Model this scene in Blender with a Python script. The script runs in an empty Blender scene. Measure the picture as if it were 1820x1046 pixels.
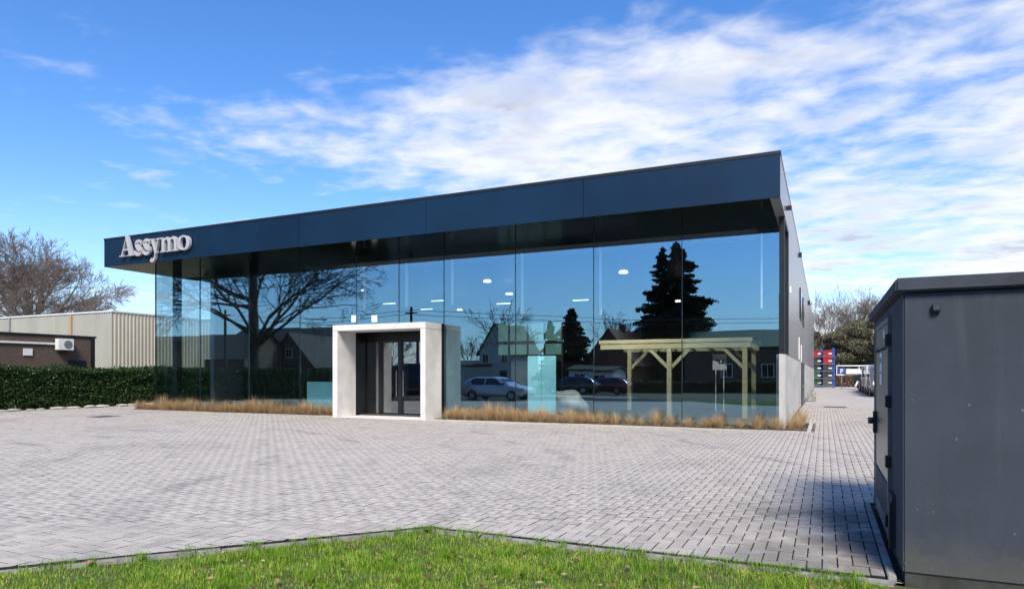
import bpy, bmesh, math, random
import numpy as np
from mathutils import Vector, Matrix

# ------------------------------------------------------------------ calibration
F, CX, HZ, CAMH = 1194.3, 910.0, 665.0, 1.6
A = math.radians(24.92)
CA, SA = math.cos(A), math.sin(A)
def unproj(u, d):                      # ground-plan point at camera depth d
    r = (u - CX) / F * d
    return (r * CA - d * SA, r * SA + d * CA)
def px(u, v, z=0.0):                   # pixel on a level plane z
    return unproj(u, F * (CAMH - z) / (v - HZ))
def ratio(u): return math.tan(math.atan((u - CX) / F) - A)
def x_on(u, Y): return ratio(u) * Y    # X where pixel column u meets plane Y
def y_on(u, X): return X / ratio(u)
def depth(X, Y): return -X * SA + Y * CA
def zv(v, X, Y): return CAMH + (HZ - v) * depth(X, Y) / F
YG, YF, XR, XL = 21.3, 18.96, -1.043, -28.3
ZS, ZT = 6.25, 7.475
def mir(u, d):                         # place seen mirrored in the glass front
    x, y = unproj(u, d); return (x, 2 * YG - y)

# ------------------------------------------------------------------ camera
sc = bpy.context.scene
COL = sc.collection
cam = bpy.data.objects.new('camera', bpy.data.cameras.new('camera'))
COL.objects.link(cam)
cam.location = (0, 0, CAMH); cam.rotation_euler = (math.pi / 2, 0, A)
cam.data.sensor_width = 36; cam.data.lens = F / 1820 * 36
cam.data.shift_y = (HZ - 523) / 1820
cam.data.clip_start = 0.05; cam.data.clip_end = 3000
sc.camera = cam
vs = sc.view_settings
vs.view_transform = 'Standard'; vs.look = 'None'; vs.gamma = 1; vs.use_curve_mapping = False
vs.exposure = 1.33
sc.cycles.max_bounces = 12; sc.cycles.transparent_max_bounces = 16; sc.cycles.glossy_bounces = 6
sc.cycles.caustics_reflective = False; sc.cycles.caustics_refractive = False
sc.cycles.sample_clamp_indirect = 6

# ------------------------------------------------------------------ sun and sky
SUN_EL, SUN_AZ = math.radians(47), math.radians(155)        # azimuth clockwise from +Y
sdir = Vector((math.sin(SUN_AZ) * math.cos(SUN_EL), math.cos(SUN_AZ) * math.cos(SUN_EL), math.sin(SUN_EL)))
sl = bpy.data.lights.new('sun', 'SUN'); sl.energy = 2.3; sl.angle = math.radians(19.0); sl.color = (1, .91, .77)
so = bpy.data.objects.new('sun', sl); COL.objects.link(so)
so.rotation_euler = sdir.to_track_quat('Z', 'Y').to_euler(); so.location = (60, -20, 60)

class NT:
    """small node-graph helper"""
    def __init__(s, tree): s.t = tree; s.n = tree.nodes; s.l = tree.links
    def new(s, typ, **kw):
        n = s.n.new(typ)
        for k, v in kw.items():
            if k.startswith('_'): setattr(n, k[1:], v)
        return n
    def set(s, sock, v):
        if isinstance(v, bpy.types.NodeSocket): s.l.new(v, sock)
        elif v is not None: sock.default_value = v
    def math(s, op, a, b=None, c=None):
        n = s.n.new('ShaderNodeMath'); n.operation = op
        for i, v in enumerate((a, b, c)):
            if v is not None: s.set(n.inputs[i], v)
        return n.outputs[0]
    def sstep(s, x, lo, hi, a=0.0, b=1.0):
        n = s.n.new('ShaderNodeMapRange'); n.interpolation_type = 'SMOOTHSTEP'
        for i, v in enumerate((x, lo, hi, a, b)): s.set(n.inputs[i], v)
        return n.outputs[0]
    def noise(s, vec, scale, detail=4, rough=.55, dist=0.0):
        n = s.n.new('ShaderNodeTexNoise'); s.set(n.inputs['Vector'], vec)
        n.inputs['Scale'].default_value = scale; n.inputs['Detail'].default_value = detail
        n.inputs['Roughness'].default_value = rough; n.inputs['Distortion'].default_value = dist
        return n.outputs['Fac']
    def mix(s, fac, a, b, blend='MIX'):
        n = s.n.new('ShaderNodeMix'); n.data_type = 'RGBA'; n.blend_type = blend
        s.set(n.inputs[0], fac)
        for i, v in ((6, a), (7, b)):
            s.set(n.inputs[i], (*v, 1) if isinstance(v, tuple) and len(v) == 3 else v)
        return n.outputs[2]
    def xyz(s, a, b, c):
        n = s.n.new('ShaderNodeCombineXYZ')
        for i, v in enumerate((a, b, c)): s.set(n.inputs[i], v)
        return n.outputs[0]
    def ramp(s, fac, stops):
        n = s.n.new('ShaderNodeValToRGB'); s.set(n.inputs[0], fac)
        el = n.color_ramp.elements
        while len(el) < len(stops): el.new(.5)
        for e, (p, c) in zip(el, stops): e.position = p; e.color = (*c, 1)
        return n.outputs[0]

w = bpy.data.worlds.new('World'); sc.world = w; w.use_nodes = True
g = NT(w.node_tree); g.n.clear()
sky = g.n.new('ShaderNodeTexSky'); sky.sky_type = 'NISHITA'; sky.sun_disc = False
sky.sun_elevation = SUN_EL; sky.sun_rotation = SUN_AZ; sky.altitude = 0
sky.air_density = 1.0; sky.dust_density = 0.25; sky.ozone_density = 2.2
hs = g.n.new('ShaderNodeHueSaturation'); hs.inputs['Saturation'].default_value = 1.28; hs.inputs['Hue'].default_value = 0.503
g.l.new(sky.outputs[0], hs.inputs['Color'])
SKYS = 0.086
skyc0 = g.mix(1.0, hs.outputs[0], (SKYS * .95, SKYS * .95, SKYS * 1.06), 'MULTIPLY')
tc = g.n.new('ShaderNodeTexCoord'); sp = g.n.new('ShaderNodeSeparateXYZ'); g.l.new(tc.outputs['Generated'], sp.inputs[0])
skyc = g.mix(g.sstep(sp.outputs[2], .0, .24, .55, 0.0), skyc0, (.205, .325, .475))
zc = g.math('ADD', g.math('MAXIMUM', sp.outputs[2], 0.0), 0.06)
pX = g.math('DIVIDE', sp.outputs[0], zc); pY = g.math('DIVIDE', sp.outputs[1], zc)
P = g.xyz(pX, pY, 0.0)
# streaks: stretch the cloud plane along a wind direction
wind = math.radians(28)
su = g.math('ADD', g.math('MULTIPLY', pX, math.cos(wind)), g.math('MULTIPLY', pY, math.sin(wind)))
sv = g.math('SUBTRACT', g.math('MULTIPLY', pY, math.cos(wind)), g.math('MULTIPLY', pX, math.sin(wind)))
PS = g.xyz(g.math('MULTIPLY', su, 0.45), sv, 3.7)
big = g.noise(P, 0.9, 3, .5, .3)
strk = g.noise(PS, 1.5, 6, .55, .35)
fine = g.noise(g.xyz(pX, g.math('MULTIPLY', pY, 1.15), 9.0), 5.0, 5, .55, .25)
bank = g.math('MULTIPLY', g.sstep(g.math('ADD', pY, g.math('MULTIPLY', pX, -0.02)), 1.30, 1.95), g.sstep(pX, -2.4, -1.0, .26, 1.0))
bank2 = g.sstep(pX, 0.2, 1.6, 0.0, .25)
n = g.math('ADD', g.math('MULTIPLY', strk, .56), g.math('ADD', g.math('MULTIPLY', big, .32), g.math('MULTIPLY', fine, .46)))
n = g.math('ADD', n, g.math('ADD', g.math('MULTIPLY', bank, .26), bank2))
alpha = g.sstep(n, .75, 1.05, 0.0, .93)
thick = g.sstep(g.noise(P, 1.9, 6, .58, .3), .44, .70)
thick = g.math('MULTIPLY', thick, g.sstep(n, .86, 1.08))
ccol = g.mix(thick, (.405, .41, .43), (.185, .20, .24))
fin = g.mix(alpha, skyc, ccol)
bg = g.n.new('ShaderNodeBackground'); g.l.new(fin, bg.inputs[0]); bg.inputs[1].default_value = 1.0
wo = g.n.new('ShaderNodeOutputWorld'); g.l.new(bg.outputs[0], wo.inputs[0])

# ------------------------------------------------------------------ materials
MATS = {}
def mat(name, col, rough=.6, metal=0.0, var=0.0, vscale=4.0, bump=0.0, bscale=60.0, spec=.5, col2=None, stretch=None, objrand=0.0, emit=None, coat=0.0):
    """principled surface with noise variation of colour, fine relief and wear"""
    if name in MATS: return MATS[name]
    m = bpy.data.materials.new(name); m.use_nodes = True
    t = NT(m.node_tree); b = t.n['Principled BSDF']
    b.inputs['Roughness'].default_value = rough; b.inputs['Metallic'].default_value = metal
    b.inputs['Specular IOR Level'].default_value = spec
    b.inputs['Coat Weight'].default_value = coat
    geo = t.n.new('ShaderNodeTexCoord'); vec = geo.outputs['Object']
    if stretch:
        mp = t.n.new('ShaderNodeMapping'); t.l.new(vec, mp.inputs[0]); mp.inputs['Scale'].default_value = stretch; vec = mp.outputs[0]
    c = None
    if var > 0 or col2:
        f = t.noise(vec, vscale, 5, .6)
        c2 = col2 or tuple(x * (1 - var) for x in col)
        c = t.mix(t.sstep(f, .35, .68), col, c2)
    if objrand:
        oi = t.n.new('ShaderNodeObjectInfo')
        k = t.math('ADD', 1 - objrand, t.math('MULTIPLY', oi.outputs['Random'], 2 * objrand))
        c = t.mix(1.0, c if c is not None else col, t.xyz(k, k, k), 'MULTIPLY')
    if c is not None: t.l.new(c, b.inputs['Base Color'])
    else: b.inputs['Base Color'].default_value = (*col, 1)
    if bump:
        bn = t.n.new('ShaderNodeBump'); bn.inputs['Strength'].default_value = bump; bn.inputs['Distance'].default_value = .01
        t.l.new(t.noise(vec, bscale, 4, .6), bn.inputs['Height']); t.l.new(bn.outputs[0], b.inputs['Normal'])
    if emit:
        b.inputs['Emission Color'].default_value = (*emit[0], 1); b.inputs['Emission Strength'].default_value = emit[1]
    MATS[name] = m; return m

def glassmat(name, tint, refl, rough=0.0, gcol=(.93, .97, 1)):
    if name in MATS: return MATS[name]
    m = bpy.data.materials.new(name); m.use_nodes = True; t = NT(m.node_tree); t.n.clear()
    tr = t.n.new('ShaderNodeBsdfTransparent'); tr.inputs[0].default_value = (*tint, 1)
    gl = t.n.new('ShaderNodeBsdfGlossy'); gl.inputs[0].default_value = (*gcol, 1); gl.inputs['Roughness'].default_value = rough
    ge = t.n.new('ShaderNodeNewGeometry'); dt = t.n.new('ShaderNodeVectorMath'); dt.operation = 'DOT_PRODUCT'
    t.l.new(ge.outputs['Incoming'], dt.inputs[0]); t.l.new(ge.outputs['Normal'], dt.inputs[1])
    fr = t.math('POWER', t.math('SUBTRACT', 1.0, t.math('ABSOLUTE', dt.outputs['Value'])), 5.0)   # Schlick
    tc_ = t.n.new('ShaderNodeTexCoord'); bn = t.n.new('ShaderNodeBump')
    bn.inputs['Strength'].default_value = .012; bn.inputs['Distance'].default_value = .05
    t.l.new(t.noise(tc_.outputs['Object'], .8, 1, .4), bn.inputs['Height']); t.l.new(bn.outputs[0], gl.inputs['Normal'])
    mx = t.n.new('ShaderNodeMixShader')
    t.l.new(t.math('ADD', refl, t.math('MULTIPLY', fr, .8 - refl)), mx.inputs[0])
    t.l.new(tr.outputs[0], mx.inputs[1]); t.l.new(gl.outputs[0], mx.inputs[2])
    o = t.n.new('ShaderNodeOutputMaterial'); t.l.new(mx.outputs[0], o.inputs[0])
    MATS[name] = m; return m

def pavermat(name, per_object):
    m = bpy.data.materials.new(name); m.use_nodes = True; t = NT(m.node_tree); b = t.n['Principled BSDF']
    if per_object:
        rnd = t.n.new('ShaderNodeObjectInfo').outputs['Random']
    else:
        at = t.n.new('ShaderNodeAttribute'); at.attribute_name = 'tone'; rnd = at.outputs['Fac']
    geo = t.n.new('ShaderNodeNewGeometry'); pos = geo.outputs['Position']
    base = t.ramp(rnd, [(0, (.36, .332, .298)), (.45, (.44, .405, .362)), (.8, (.47, .432, .385)), (1, (.49, .45, .38))])
    grime = t.noise(pos, .33, 6, .62, .6)
    c = t.mix(t.sstep(grime, .50, .76, 0, .60), base, (.24, .225, .21))
    tyre = t.noise(t.xyz(0.0, 0.0, 0.0) if False else pos, 1.6, 5, .6, .3)
    c = t.mix(t.sstep(tyre, .55, .8, 0, .35), c, (.27, .25, .245))
    vd = t.n.new('ShaderNodeVectorMath'); vd.operation = 'DISTANCE'; t.l.new(pos, vd.inputs[0]); vd.inputs[1].default_value = (-17.0, 4.0, 0)
    wob = t.math('ADD', vd.outputs['Value'], t.math('MULTIPLY', t.noise(pos, .25, 3, .5), 2.2))
    ring = t.sstep(t.math('ABSOLUTE', t.math('SUBTRACT', t.math('PINGPONG', wob, 1.9), .9)), .05, .22, 1.0, 0.0)
    ring = t.math('MULTIPLY', ring, t.sstep(t.noise(pos, .5, 5, .65), .44, .68, 0, .5))
    c = t.mix(ring, c, (.13, .125, .12))
    spot = t.sstep(t.noise(pos, 2.7, 2, .4), .70, .78, 0, .4)
    c = t.mix(spot, c, (.13, .125, .12))
    speck = t.noise(pos, 160, 3, .7)
    c = t.mix(t.sstep(speck, .3, .7, 0, .32), c, (.22, .21, .21))
    sepp = t.n.new('ShaderNodeSeparateXYZ'); t.l.new(pos, sepp.inputs[0])
    # damp algae beside the cabin and along the grass edge
    near = t.math('MULTIPLY', t.sstep(sepp.outputs[0], -1.9, .3), t.sstep(sepp.outputs[1], 9.6, 8.2))
    near = t.math('MULTIPLY', near, t.sstep(t.noise(pos, 1.1, 5, .6), .32, .62))
    c = t.mix(t.math('MULTIPLY', near, .75), c, (.085, .085, .075))
    t.l.new(c, b.inputs['Base Color']); b.inputs['Roughness'].default_value = .82
    b.inputs['Specular IOR Level'].default_value = .4
    bn = t.n.new('ShaderNodeBump'); bn.inputs['Strength'].default_value = .35; bn.inputs['Distance'].default_value = .004
    t.l.new(t.noise(pos, 90, 4, .65), bn.inputs['Height']); t.l.new(bn.outputs[0], b.inputs['Normal'])
    return m

def leafmat(name, c1, c2, c3, rough=.6, trans=.25):
    m = bpy.data.materials.new(name); m.use_nodes = True; t = NT(m.node_tree); b = t.n['Principled BSDF']
    at = t.n.new('ShaderNodeAttribute'); at.attribute_name = 'tone'
    t.l.new(t.ramp(at.outputs['Fac'], [(0, c1), (.55, c2), (1, c3)]), b.inputs['Base Color'])
    b.inputs['Roughness'].default_value = rough; b.inputs['Specular IOR Level'].default_value = .3
    if trans:
        tl = t.n.new('ShaderNodeBsdfTranslucent'); t.l.new(b.inputs['Base Color'].links[0].from_socket, tl.inputs[0])
        mx = t.n.new('ShaderNodeMixShader'); mx.inputs[0].default_value = trans
        t.l.new(b.outputs[0], mx.inputs[1]); t.l.new(tl.outputs[0], mx.inputs[2])
        t.l.new(mx.outputs[0], t.n['Material Output'].inputs[0])
    MATS[name] = m; return m

M_navy = mat('navy panel', (.0045, .023, .055), .36, .0, var=.3, vscale=.35, bump=.16, bscale=1.1, spec=.28)
M_black = mat('black powder coat', (.008, .009, .011), .4, bump=.05, bscale=120, var=.3, vscale=2)
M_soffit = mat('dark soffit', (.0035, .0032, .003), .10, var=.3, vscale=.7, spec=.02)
M_conc = mat('pale concrete', (.72, .70, .67), .75, var=.16, vscale=1.6, bump=.18, bscale=40)
M_plinth = mat('plinth concrete', (.50, .485, .46), .8, var=.2, vscale=.9, bump=.2, bscale=30, stretch=(1, .3, 1.2))
M_sidew = mat('grey cladding', (.27, .27, .285), .26, .15, var=.12, vscale=.4, spec=.6)
M_glass = glassmat('facade glass', (.93, .975, .965), .225, gcol=(.52, .82, 1.0))
M_dglass = glassmat('door glass', (.85, .9, .9), .19)
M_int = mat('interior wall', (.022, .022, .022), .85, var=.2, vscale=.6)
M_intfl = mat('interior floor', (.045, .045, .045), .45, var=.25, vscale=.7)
M_white = mat('white paint', (.74, .74, .73), .5, var=.08, vscale=3)
M_letter = mat('letter paint', (.44, .44, .46), .45, var=.08, vscale=2)
M_shed = mat('slate render', (.044, .053, .073), .9, var=.22, vscale=1.3, bump=.55, bscale=170)
M_shedroof = mat('slate roof slab', (.042, .050, .068), .85, var=.35, vscale=3, bump=.4, bscale=120)
M_sand = mat('joint sand', (.022, .020, .017), .95, var=.5, vscale=6, bump=.3, bscale=200)
M_soil = mat('soil', (.060, .043, .030), .95, col2=(.03, .022, .016), vscale=7, bump=.8, bscale=45)
M_bark = mat('bark', (.075, .060, .048), .9, col2=(.035, .029, .024), vscale=5, bump=.6, bscale=25, stretch=(1, 1, .3))
M_barkp = mat('pale bark', (.16, .125, .10), .9, col2=(.075, .058, .048), vscale=3, bump=.5, bscale=20)
M_twig = mat('twig bark', (.175, .14, .122), .9, var=.4, vscale=2)
M_metal = mat('galvanised metal', (.42, .43, .44), .4, .8, var=.2, vscale=8)
M_rubber = mat('tyre rubber', (.012, .012, .012), .8, var=.3, vscale=10)
M_carglass = mat('car glass', (.012, .015, .018), .06, spec=.8)
M_kerb = mat('kerb concrete', (.30, .29, .27), .85, col2=(.16, .155, .13), vscale=5, bump=.4, bscale=70, objrand=.15)
M_pale = mat('pale kerb', (.50, .48, .44), .8, var=.25, vscale=3, bump=.3, bscale=60, objrand=.08)
PAV_F, PAV_O = pavermat('paver field', False), pavermat('paver', True)

# ------------------------------------------------------------------ mesh helpers
class MB:
    def __init__(s): s.v = []; s.f = []
    def box(s, x0, x1, y0, y1, z0, z1):
        o = len(s.v)
        s.v += [(x0, y0, z0), (x1, y0, z0), (x1, y1, z0), (x0, y1, z0), (x0, y0, z1), (x1, y0, z1), (x1, y1, z1), (x0, y1, z1)]
        s.f += [tuple(o + i for i in q) for q in ((0, 3, 2, 1), (4, 5, 6, 7), (0, 1, 5, 4), (1, 2, 6, 5), (2, 3, 7, 6), (3, 0, 4, 7))]
        return s
    def bar(s, a, b, w, h):            # rectangular bar between two points
        a, b = Vector(a), Vector(b); d = (b - a).normalized()
        up = Vector((0, 0, 1)) if abs(d.z) < .95 else Vector((1, 0, 0))
        r = d.cross(up).normalized() * w / 2; q = r.cross(d).normalized() * h / 2
        o = len(s.v)
        for p in (a, b): s.v += [tuple(p - r - q), tuple(p + r - q), tuple(p + r + q), tuple(p - r + q)]
        s.f += [(o, o + 1, o + 2, o + 3), (o + 7, o + 6, o + 5, o + 4)] + [(o + i, o + 4 + i, o + 4 + (i + 1) % 4, o + (i + 1) % 4) for i in range(4)]
        return s
    def tube(s, pts, rad, n=6, cap=True):
        pts = [Vector(p) for p in pts]
        if not hasattr(rad, '__len__'): rad = [rad] * len(pts)
        o = len(s.v); prev = None
        for i, p in enumerate(pts):
            d = (pts[min(i + 1, len(pts) - 1)] - pts[max(i - 1, 0)])
            d = d.normalized() if d.length > 1e-9 else Vector((0, 0, 1))
            if prev is None: prev = d.orthogonal().normalized()
            r = (prev - d * prev.dot(d))
            r = r.normalized() if r.length > 1e-6 else d.orthogonal().normalized()
            prev = r; q = d.cross(r)
            for k in range(n):
                a = 2 * math.pi * k / n
                s.v.append(tuple(p + (r * math.cos(a) + q * math.sin(a)) * rad[i]))
        for i in range(len(pts) - 1):
            for k in range(n):
                s.f.append((o + i * n + k, o + i * n + (k + 1) % n, o + (i + 1) * n + (k + 1) % n, o + (i + 1) * n + k))
        if cap:
            s.f.append(tuple(o + k for k in reversed(range(n))))
            e = o + (len(pts) - 1) * n; s.f.append(tuple(e + k for k in range(n)))
        return s
    def cyl(s, c, r, h, n=16, axis='z'):
        c = Vector(c); d = {'x': Vector((1, 0, 0)), 'y': Vector((0, 1, 0)), 'z': Vector((0, 0, 1))}[axis] * h
        return s.tube([c, c + d], r, n)
    def prism(s, poly, y0, y1, plane='xz'):   # 2D polygon (ccw), extruded
        o = len(s.v); n = len(poly)
        mk = {'xz': lambda p, t: (p[0], t, p[1]), 'yz': lambda p, t: (t, p[0], p[1]), 'xy': lambda p, t: (p[0], p[1], t)}[plane]
        for t in (y0, y1): s.v += [mk(p, t) for p in poly]
        s.f += [tuple(o + i for i in range(n)), tuple(o + n + i for i in reversed(range(n)))]
        s.f += [(o + (i + 1) % n, o + i, o + n + i, o + n + (i + 1) % n) for i in range(n)]
        return s
    def build(s, name, m, parent=None, bevel=0.0, smooth=False, loc=None):
        me = bpy.data.meshes.new(name); me.from_pydata(s.v, [], s.f)
        bm = bmesh.new(); bm.from_mesh(me)
        bmesh.ops.recalc_face_normals(bm, faces=bm.faces)
        if bevel:
            bmesh.ops.bevel(bm, geom=[e for e in bm.edges if e.is_manifold and e.calc_face_angle(0) > .5], offset=bevel, segments=2, affect='EDGES', clamp_overlap=True)
        if smooth:
            for f in bm.faces: f.smooth = True
        bm.to_mesh(me); bm.free()
        return link(name, me, m, parent, loc)
def link(name, me, m=None, parent=None, loc=None):
    if m is not None: me.materials.clear(); me.materials.append(m)
    o = bpy.data.objects.new(name, me); COL.objects.link(o)
    if parent: o.parent = parent
    if loc: o.location = loc
    return o
def tag(o, label=None, cat=None, group=None, kind=None):
    if label: o['label'] = label
    if cat: o['category'] = cat
    if group: o['group'] = group
    if kind: o['kind'] = kind
    return o
def thing(name, label, cat, loc=(0, 0, 0), rz=0.0, group=None):
    o = bpy.data.objects.new(name, None); COL.objects.link(o)
    o.empty_display_size = .2
    o.location = loc; o.rotation_euler = (0, 0, rz)
    return tag(o, label, cat, group)
def copy_tree(o, parent=None):
    c = o.copy(); COL.objects.link(c); c.parent = parent
    for ch in list(o.children): copy_tree(ch, c)
    return c
def arrays(name, V, Fc, m, parent=None, tone=None, smooth=False):
    """big mesh from numpy arrays; Fc (n,k) of equal-sized faces"""
    me = bpy.data.meshes.new(name); V = np.asarray(V, dtype=np.float32); Fc = np.asarray(Fc, dtype=np.int32)
    k = Fc.shape[1]; nf = len(Fc)
    me.vertices.add(len(V)); me.vertices.foreach_set('co', V.ravel())
    me.loops.add(nf * k); me.loops.foreach_set('vertex_index', Fc.ravel())
    me.polygons.add(nf); me.polygons.foreach_set('loop_start', np.arange(0, nf * k, k, dtype=np.int32))
    me.update(calc_edges=True)
    if tone is not None:
        a = me.attributes.new('tone', 'FLOAT', 'FACE'); a.data.foreach_set('value', np.asarray(tone, dtype=np.float32))
    if smooth: me.polygons.foreach_set('use_smooth', np.ones(nf, dtype=bool))
    return link(name, me, m, parent)
def sheet(name, poly, z, m, parent=None):
    me = bpy.data.meshes.new(name); me.from_pydata([(x, y, z) for x, y in poly], [], [tuple(range(len(poly)))])
    o = link(name, me, m, parent)
    if me.polygons[0].normal.z < 0: me.flip_normals()
    return o
rng = np.random.default_rng(7)

# ------------------------------------------------------------------ ground, street, paving
M_ground = mat('field grass', (.055, .085, .022), .95, col2=(.09, .075, .035), vscale=.25, bump=.5, bscale=6)
tag(sheet('ground', [(-1500, -1500), (1500, -1500), (1500, 1500), (-1500, 1500)], -.09, M_ground), kind='structure')
M_asph = mat('asphalt', (.055, .055, .057), .85, var=.3, vscale=.8, bump=.4, bscale=150)
tag(sheet('street', [(-300, -11.5), (300, -11.5), (300, -5.0), (-300, -5.0)], -.075, M_asph), kind='structure')
M_line = mat('road paint', (.7, .7, .68), .7, var=.25, vscale=6)
# lawn outline: front edge parallel to the showroom, cut corner on the left
LB = px(760, 935); LA = px(0, 1008)
YB = LB[1]
ddir = Vector((LA[0] - LB[0], LA[1] - LB[1])).normalized()
LC = (LB[0] + ddir.x * 12.5, LB[1] + ddir.y * 12.5)
lawn_poly = [(LB[0], YB), LC, (LC[0], -4.6), (14, -4.6), (14, YB)]
M_pavetex = None
def brickish():
    m = bpy.data.materials.new('paving beyond'); m.use_nodes = True; t = NT(m.node_tree); b = t.n['Principled BSDF']
    geo = t.n.new('ShaderNodeNewGeometry'); br = t.n.new('ShaderNodeTexBrick')
    t.l.new(geo.outputs['Position'], br.inputs['Vector'])
    br.inputs['Scale'].default_value = 1.0; br.inputs['Brick Width'].default_value = .118; br.inputs['Row Height'].default_value = .236
    br.inputs['Mortar Size'].default_value = .006; br.offset = .5
    br.inputs['Color1'].default_value = (.40, .375, .35, 1); br.inputs['Color2'].default_value = (.46, .43, .405, 1); br.inputs['Mortar'].default_value = (.1, .095, .09, 1)
    c = t.mix(t.sstep(t.noise(geo.outputs['Position'], .3, 6, .6, .5), .5, .78, 0, .55), br.outputs[0], (.22, .21, .2))
    t.l.new(c, b.inputs['Base Color']); b.inputs['Roughness'].default_value = .85
    return m
paving = tag(sheet('paving', [(-34, -5.0), (LC[0] - .05, -5.0), (LC[0] - .05, LC[1]), (LB[0] - .05, YB + .02), (14, YB + .02), (14, 100), (-34, 100)], -.034, brickish()), kind='structure')

W = .118; GAP = .010
# herringbone cells
PX0, PX1, PY0, PY1 = -34.0, 3.2, -1.0, 36.0
ni, nj = int((PX1 - PX0) / W), int((PY1 - PY0) / W)
I, J = np.meshgrid(np.arange(ni), np.arange(nj), indexing='ij')
S = (I - J) % 4
hmask, vmask = S == 0, S == 3
def cells(mask, horiz):
    x0 = PX0 + I[mask] * W; y0 = PY0 + J[mask] * W
    return np.stack([x0, y0, x0 + (2 * W if horiz else W), y0 + (W if horiz else 2 * W)], 1), np.full(mask.sum(), horiz)
R1, h1 = cells(hmask, True); R2, h2 = cells(vmask, False)
REC = np.concatenate([R1, R2]); HOR = np.concatenate([h1, h2])
cxr, cyr = (REC[:, 0] + REC[:, 2]) / 2, (REC[:, 1] + REC[:, 3]) / 2
dep = -cxr * SA + cyr * CA; lat = cxr * CA + cyr * SA
uu = CX + F * lat / np.maximum(dep, .1); vv = HZ + F * CAMH / np.maximum(dep, .1)
BX0, BX1, BY0 = px(237, 727)[0], -.46, 20.63        # planting bed
keep = (dep > 1.0) & (uu > -420) & (uu < 2100)
inbed = (cxr > BX0 - .16) & (cxr < BX1 + .16) & (cyr > BY0 - .14) & (cyr < 24.2)
inbld = (cyr > BY0 + 1) & (cxr < XR - .02) & (cxr > -28.6)
inshed = (cxr > .30) & (cyr > 5.9) & (cyr < 9.5)
byshed = (cxr > .30) & (cxr < .58) & (cyr > 6.1) & (cyr < 9.5)
nrm = Vector((-ddir.y, ddir.x)); 
if nrm.dot(Vector((-10 - LB[0], 8 - LB[1]))) < 0: nrm = -nrm
sideA = (cxr - LB[0]) * nrm.x + (cyr - LB[1]) * nrm.y        # >0 on the paving side of the cut edge
sideB = cyr - YB
distL = np.where(cxr < LB[0] + .0, np.where((sideA > 0), sideA, -1), np.where(sideB > 0, sideB, np.where(sideA > 0, sideA, -1)))
onpave = (sideA > .16) | (sideB > .16)
edge = ((np.abs(sideA) <= .16) & (sideB <= .16)) | ((np.abs(sideB) <= .16) & (sideA <= .16))
far = dep > 40
base_ok = keep & ~inbed & ~inbld & ~inshed & ~far & (cxr < 2.9)
full = base_ok & onpave
cut = (base_ok & edge & ~onpave & (dep < 30)) | (keep & byshed)
# the largest in the picture become objects of their own
vis = full & (uu > -10) & (uu < 1600) & (vv < 1046)
order = np.argsort(np.where(vis, dep, 1e9))[:285]
single = np.zeros(len(REC), bool); single[order] = True
fld = full & ~single
def paver_verts(R, z, tilt, ch):
    n = len(R); gx = GAP / 2
    x0, y0, x1, y1 = R[:, 0] + gx, R[:, 1] + gx, R[:, 2] - gx, R[:, 3] - gx
    V = np.zeros((n, 12, 3)); cs = ((0, 0), (1, 0), (1, 1), (0, 1))
    for k, (a, b) in enumerate(cs):
        sx, sy = (1 if a == 0 else -1), (1 if b == 0 else -1)
        X = np.where(a, x1, x0); Y = np.where(b, y1, y0)
        V[:, k] = np.stack([X + sx * ch, Y + sy * ch, z + tilt[:, k]], 1)
        V[:, 4 + k] = np.stack([X, Y, z + tilt[:, k] - ch * .9], 1)
        V[:, 8 + k] = np.stack([X, Y, np.full(n, -.030)], 1)
    return V
Q9 = [(0, 1, 2, 3)] + [(4 + k, 4 + (k + 1) % 4, (k + 1) % 4, k) for k in range(4)] + [(8 + k, 8 + (k + 1) % 4, 4 + (k + 1) % 4, 4 + k) for k in range(4)]
Rf = REC[fld]; nf = len(Rf)
V = paver_verts(Rf, rng.normal(0, .0012, nf), rng.normal(0, .0007, (nf, 4)), .003)
FQ = (np.arange(nf)[:, None, None] * 12 + np.array(Q9)[None]).reshape(-1, 4)
tone = np.repeat(rng.beta(2.2, 2.2, nf), 9)
pf = tag(arrays('paver_field', V.reshape(-1, 3), FQ, PAV_F, paving, tone), kind='stuff')
pf.data.materials.append(M_sand); pf.data.polygons.foreach_set('material_index', np.tile(np.array([0] * 5 + [1] * 4, dtype=np.int32), nf))
pm = {}
for hz in (True, False):
    r = np.array([[-W, -W / 2, W, W / 2]]) if hz else np.array([[-W / 2, -W, W / 2, W]])
    me = bpy.data.meshes.new('paver'); me.from_pydata([tuple(p) for p in paver_verts(r, np.zeros(1), np.zeros((1, 4)), .003)[0]], [], Q9); me.materials.append(PAV_O); me.materials.append(M_sand); me.polygons.foreach_set('material_index', [0] * 5 + [1] * 4); pm[hz] = me
for i in order:
    o = bpy.data.objects.new('paver', pm[bool(HOR[i])]); COL.objects.link(o); o.parent = paving
    o.location = (cxr[i], cyr[i], rng.normal(0, .0012)); o.rotation_euler = (rng.normal(0, .004), rng.normal(0, .004), rng.normal(0, .004))
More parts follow.
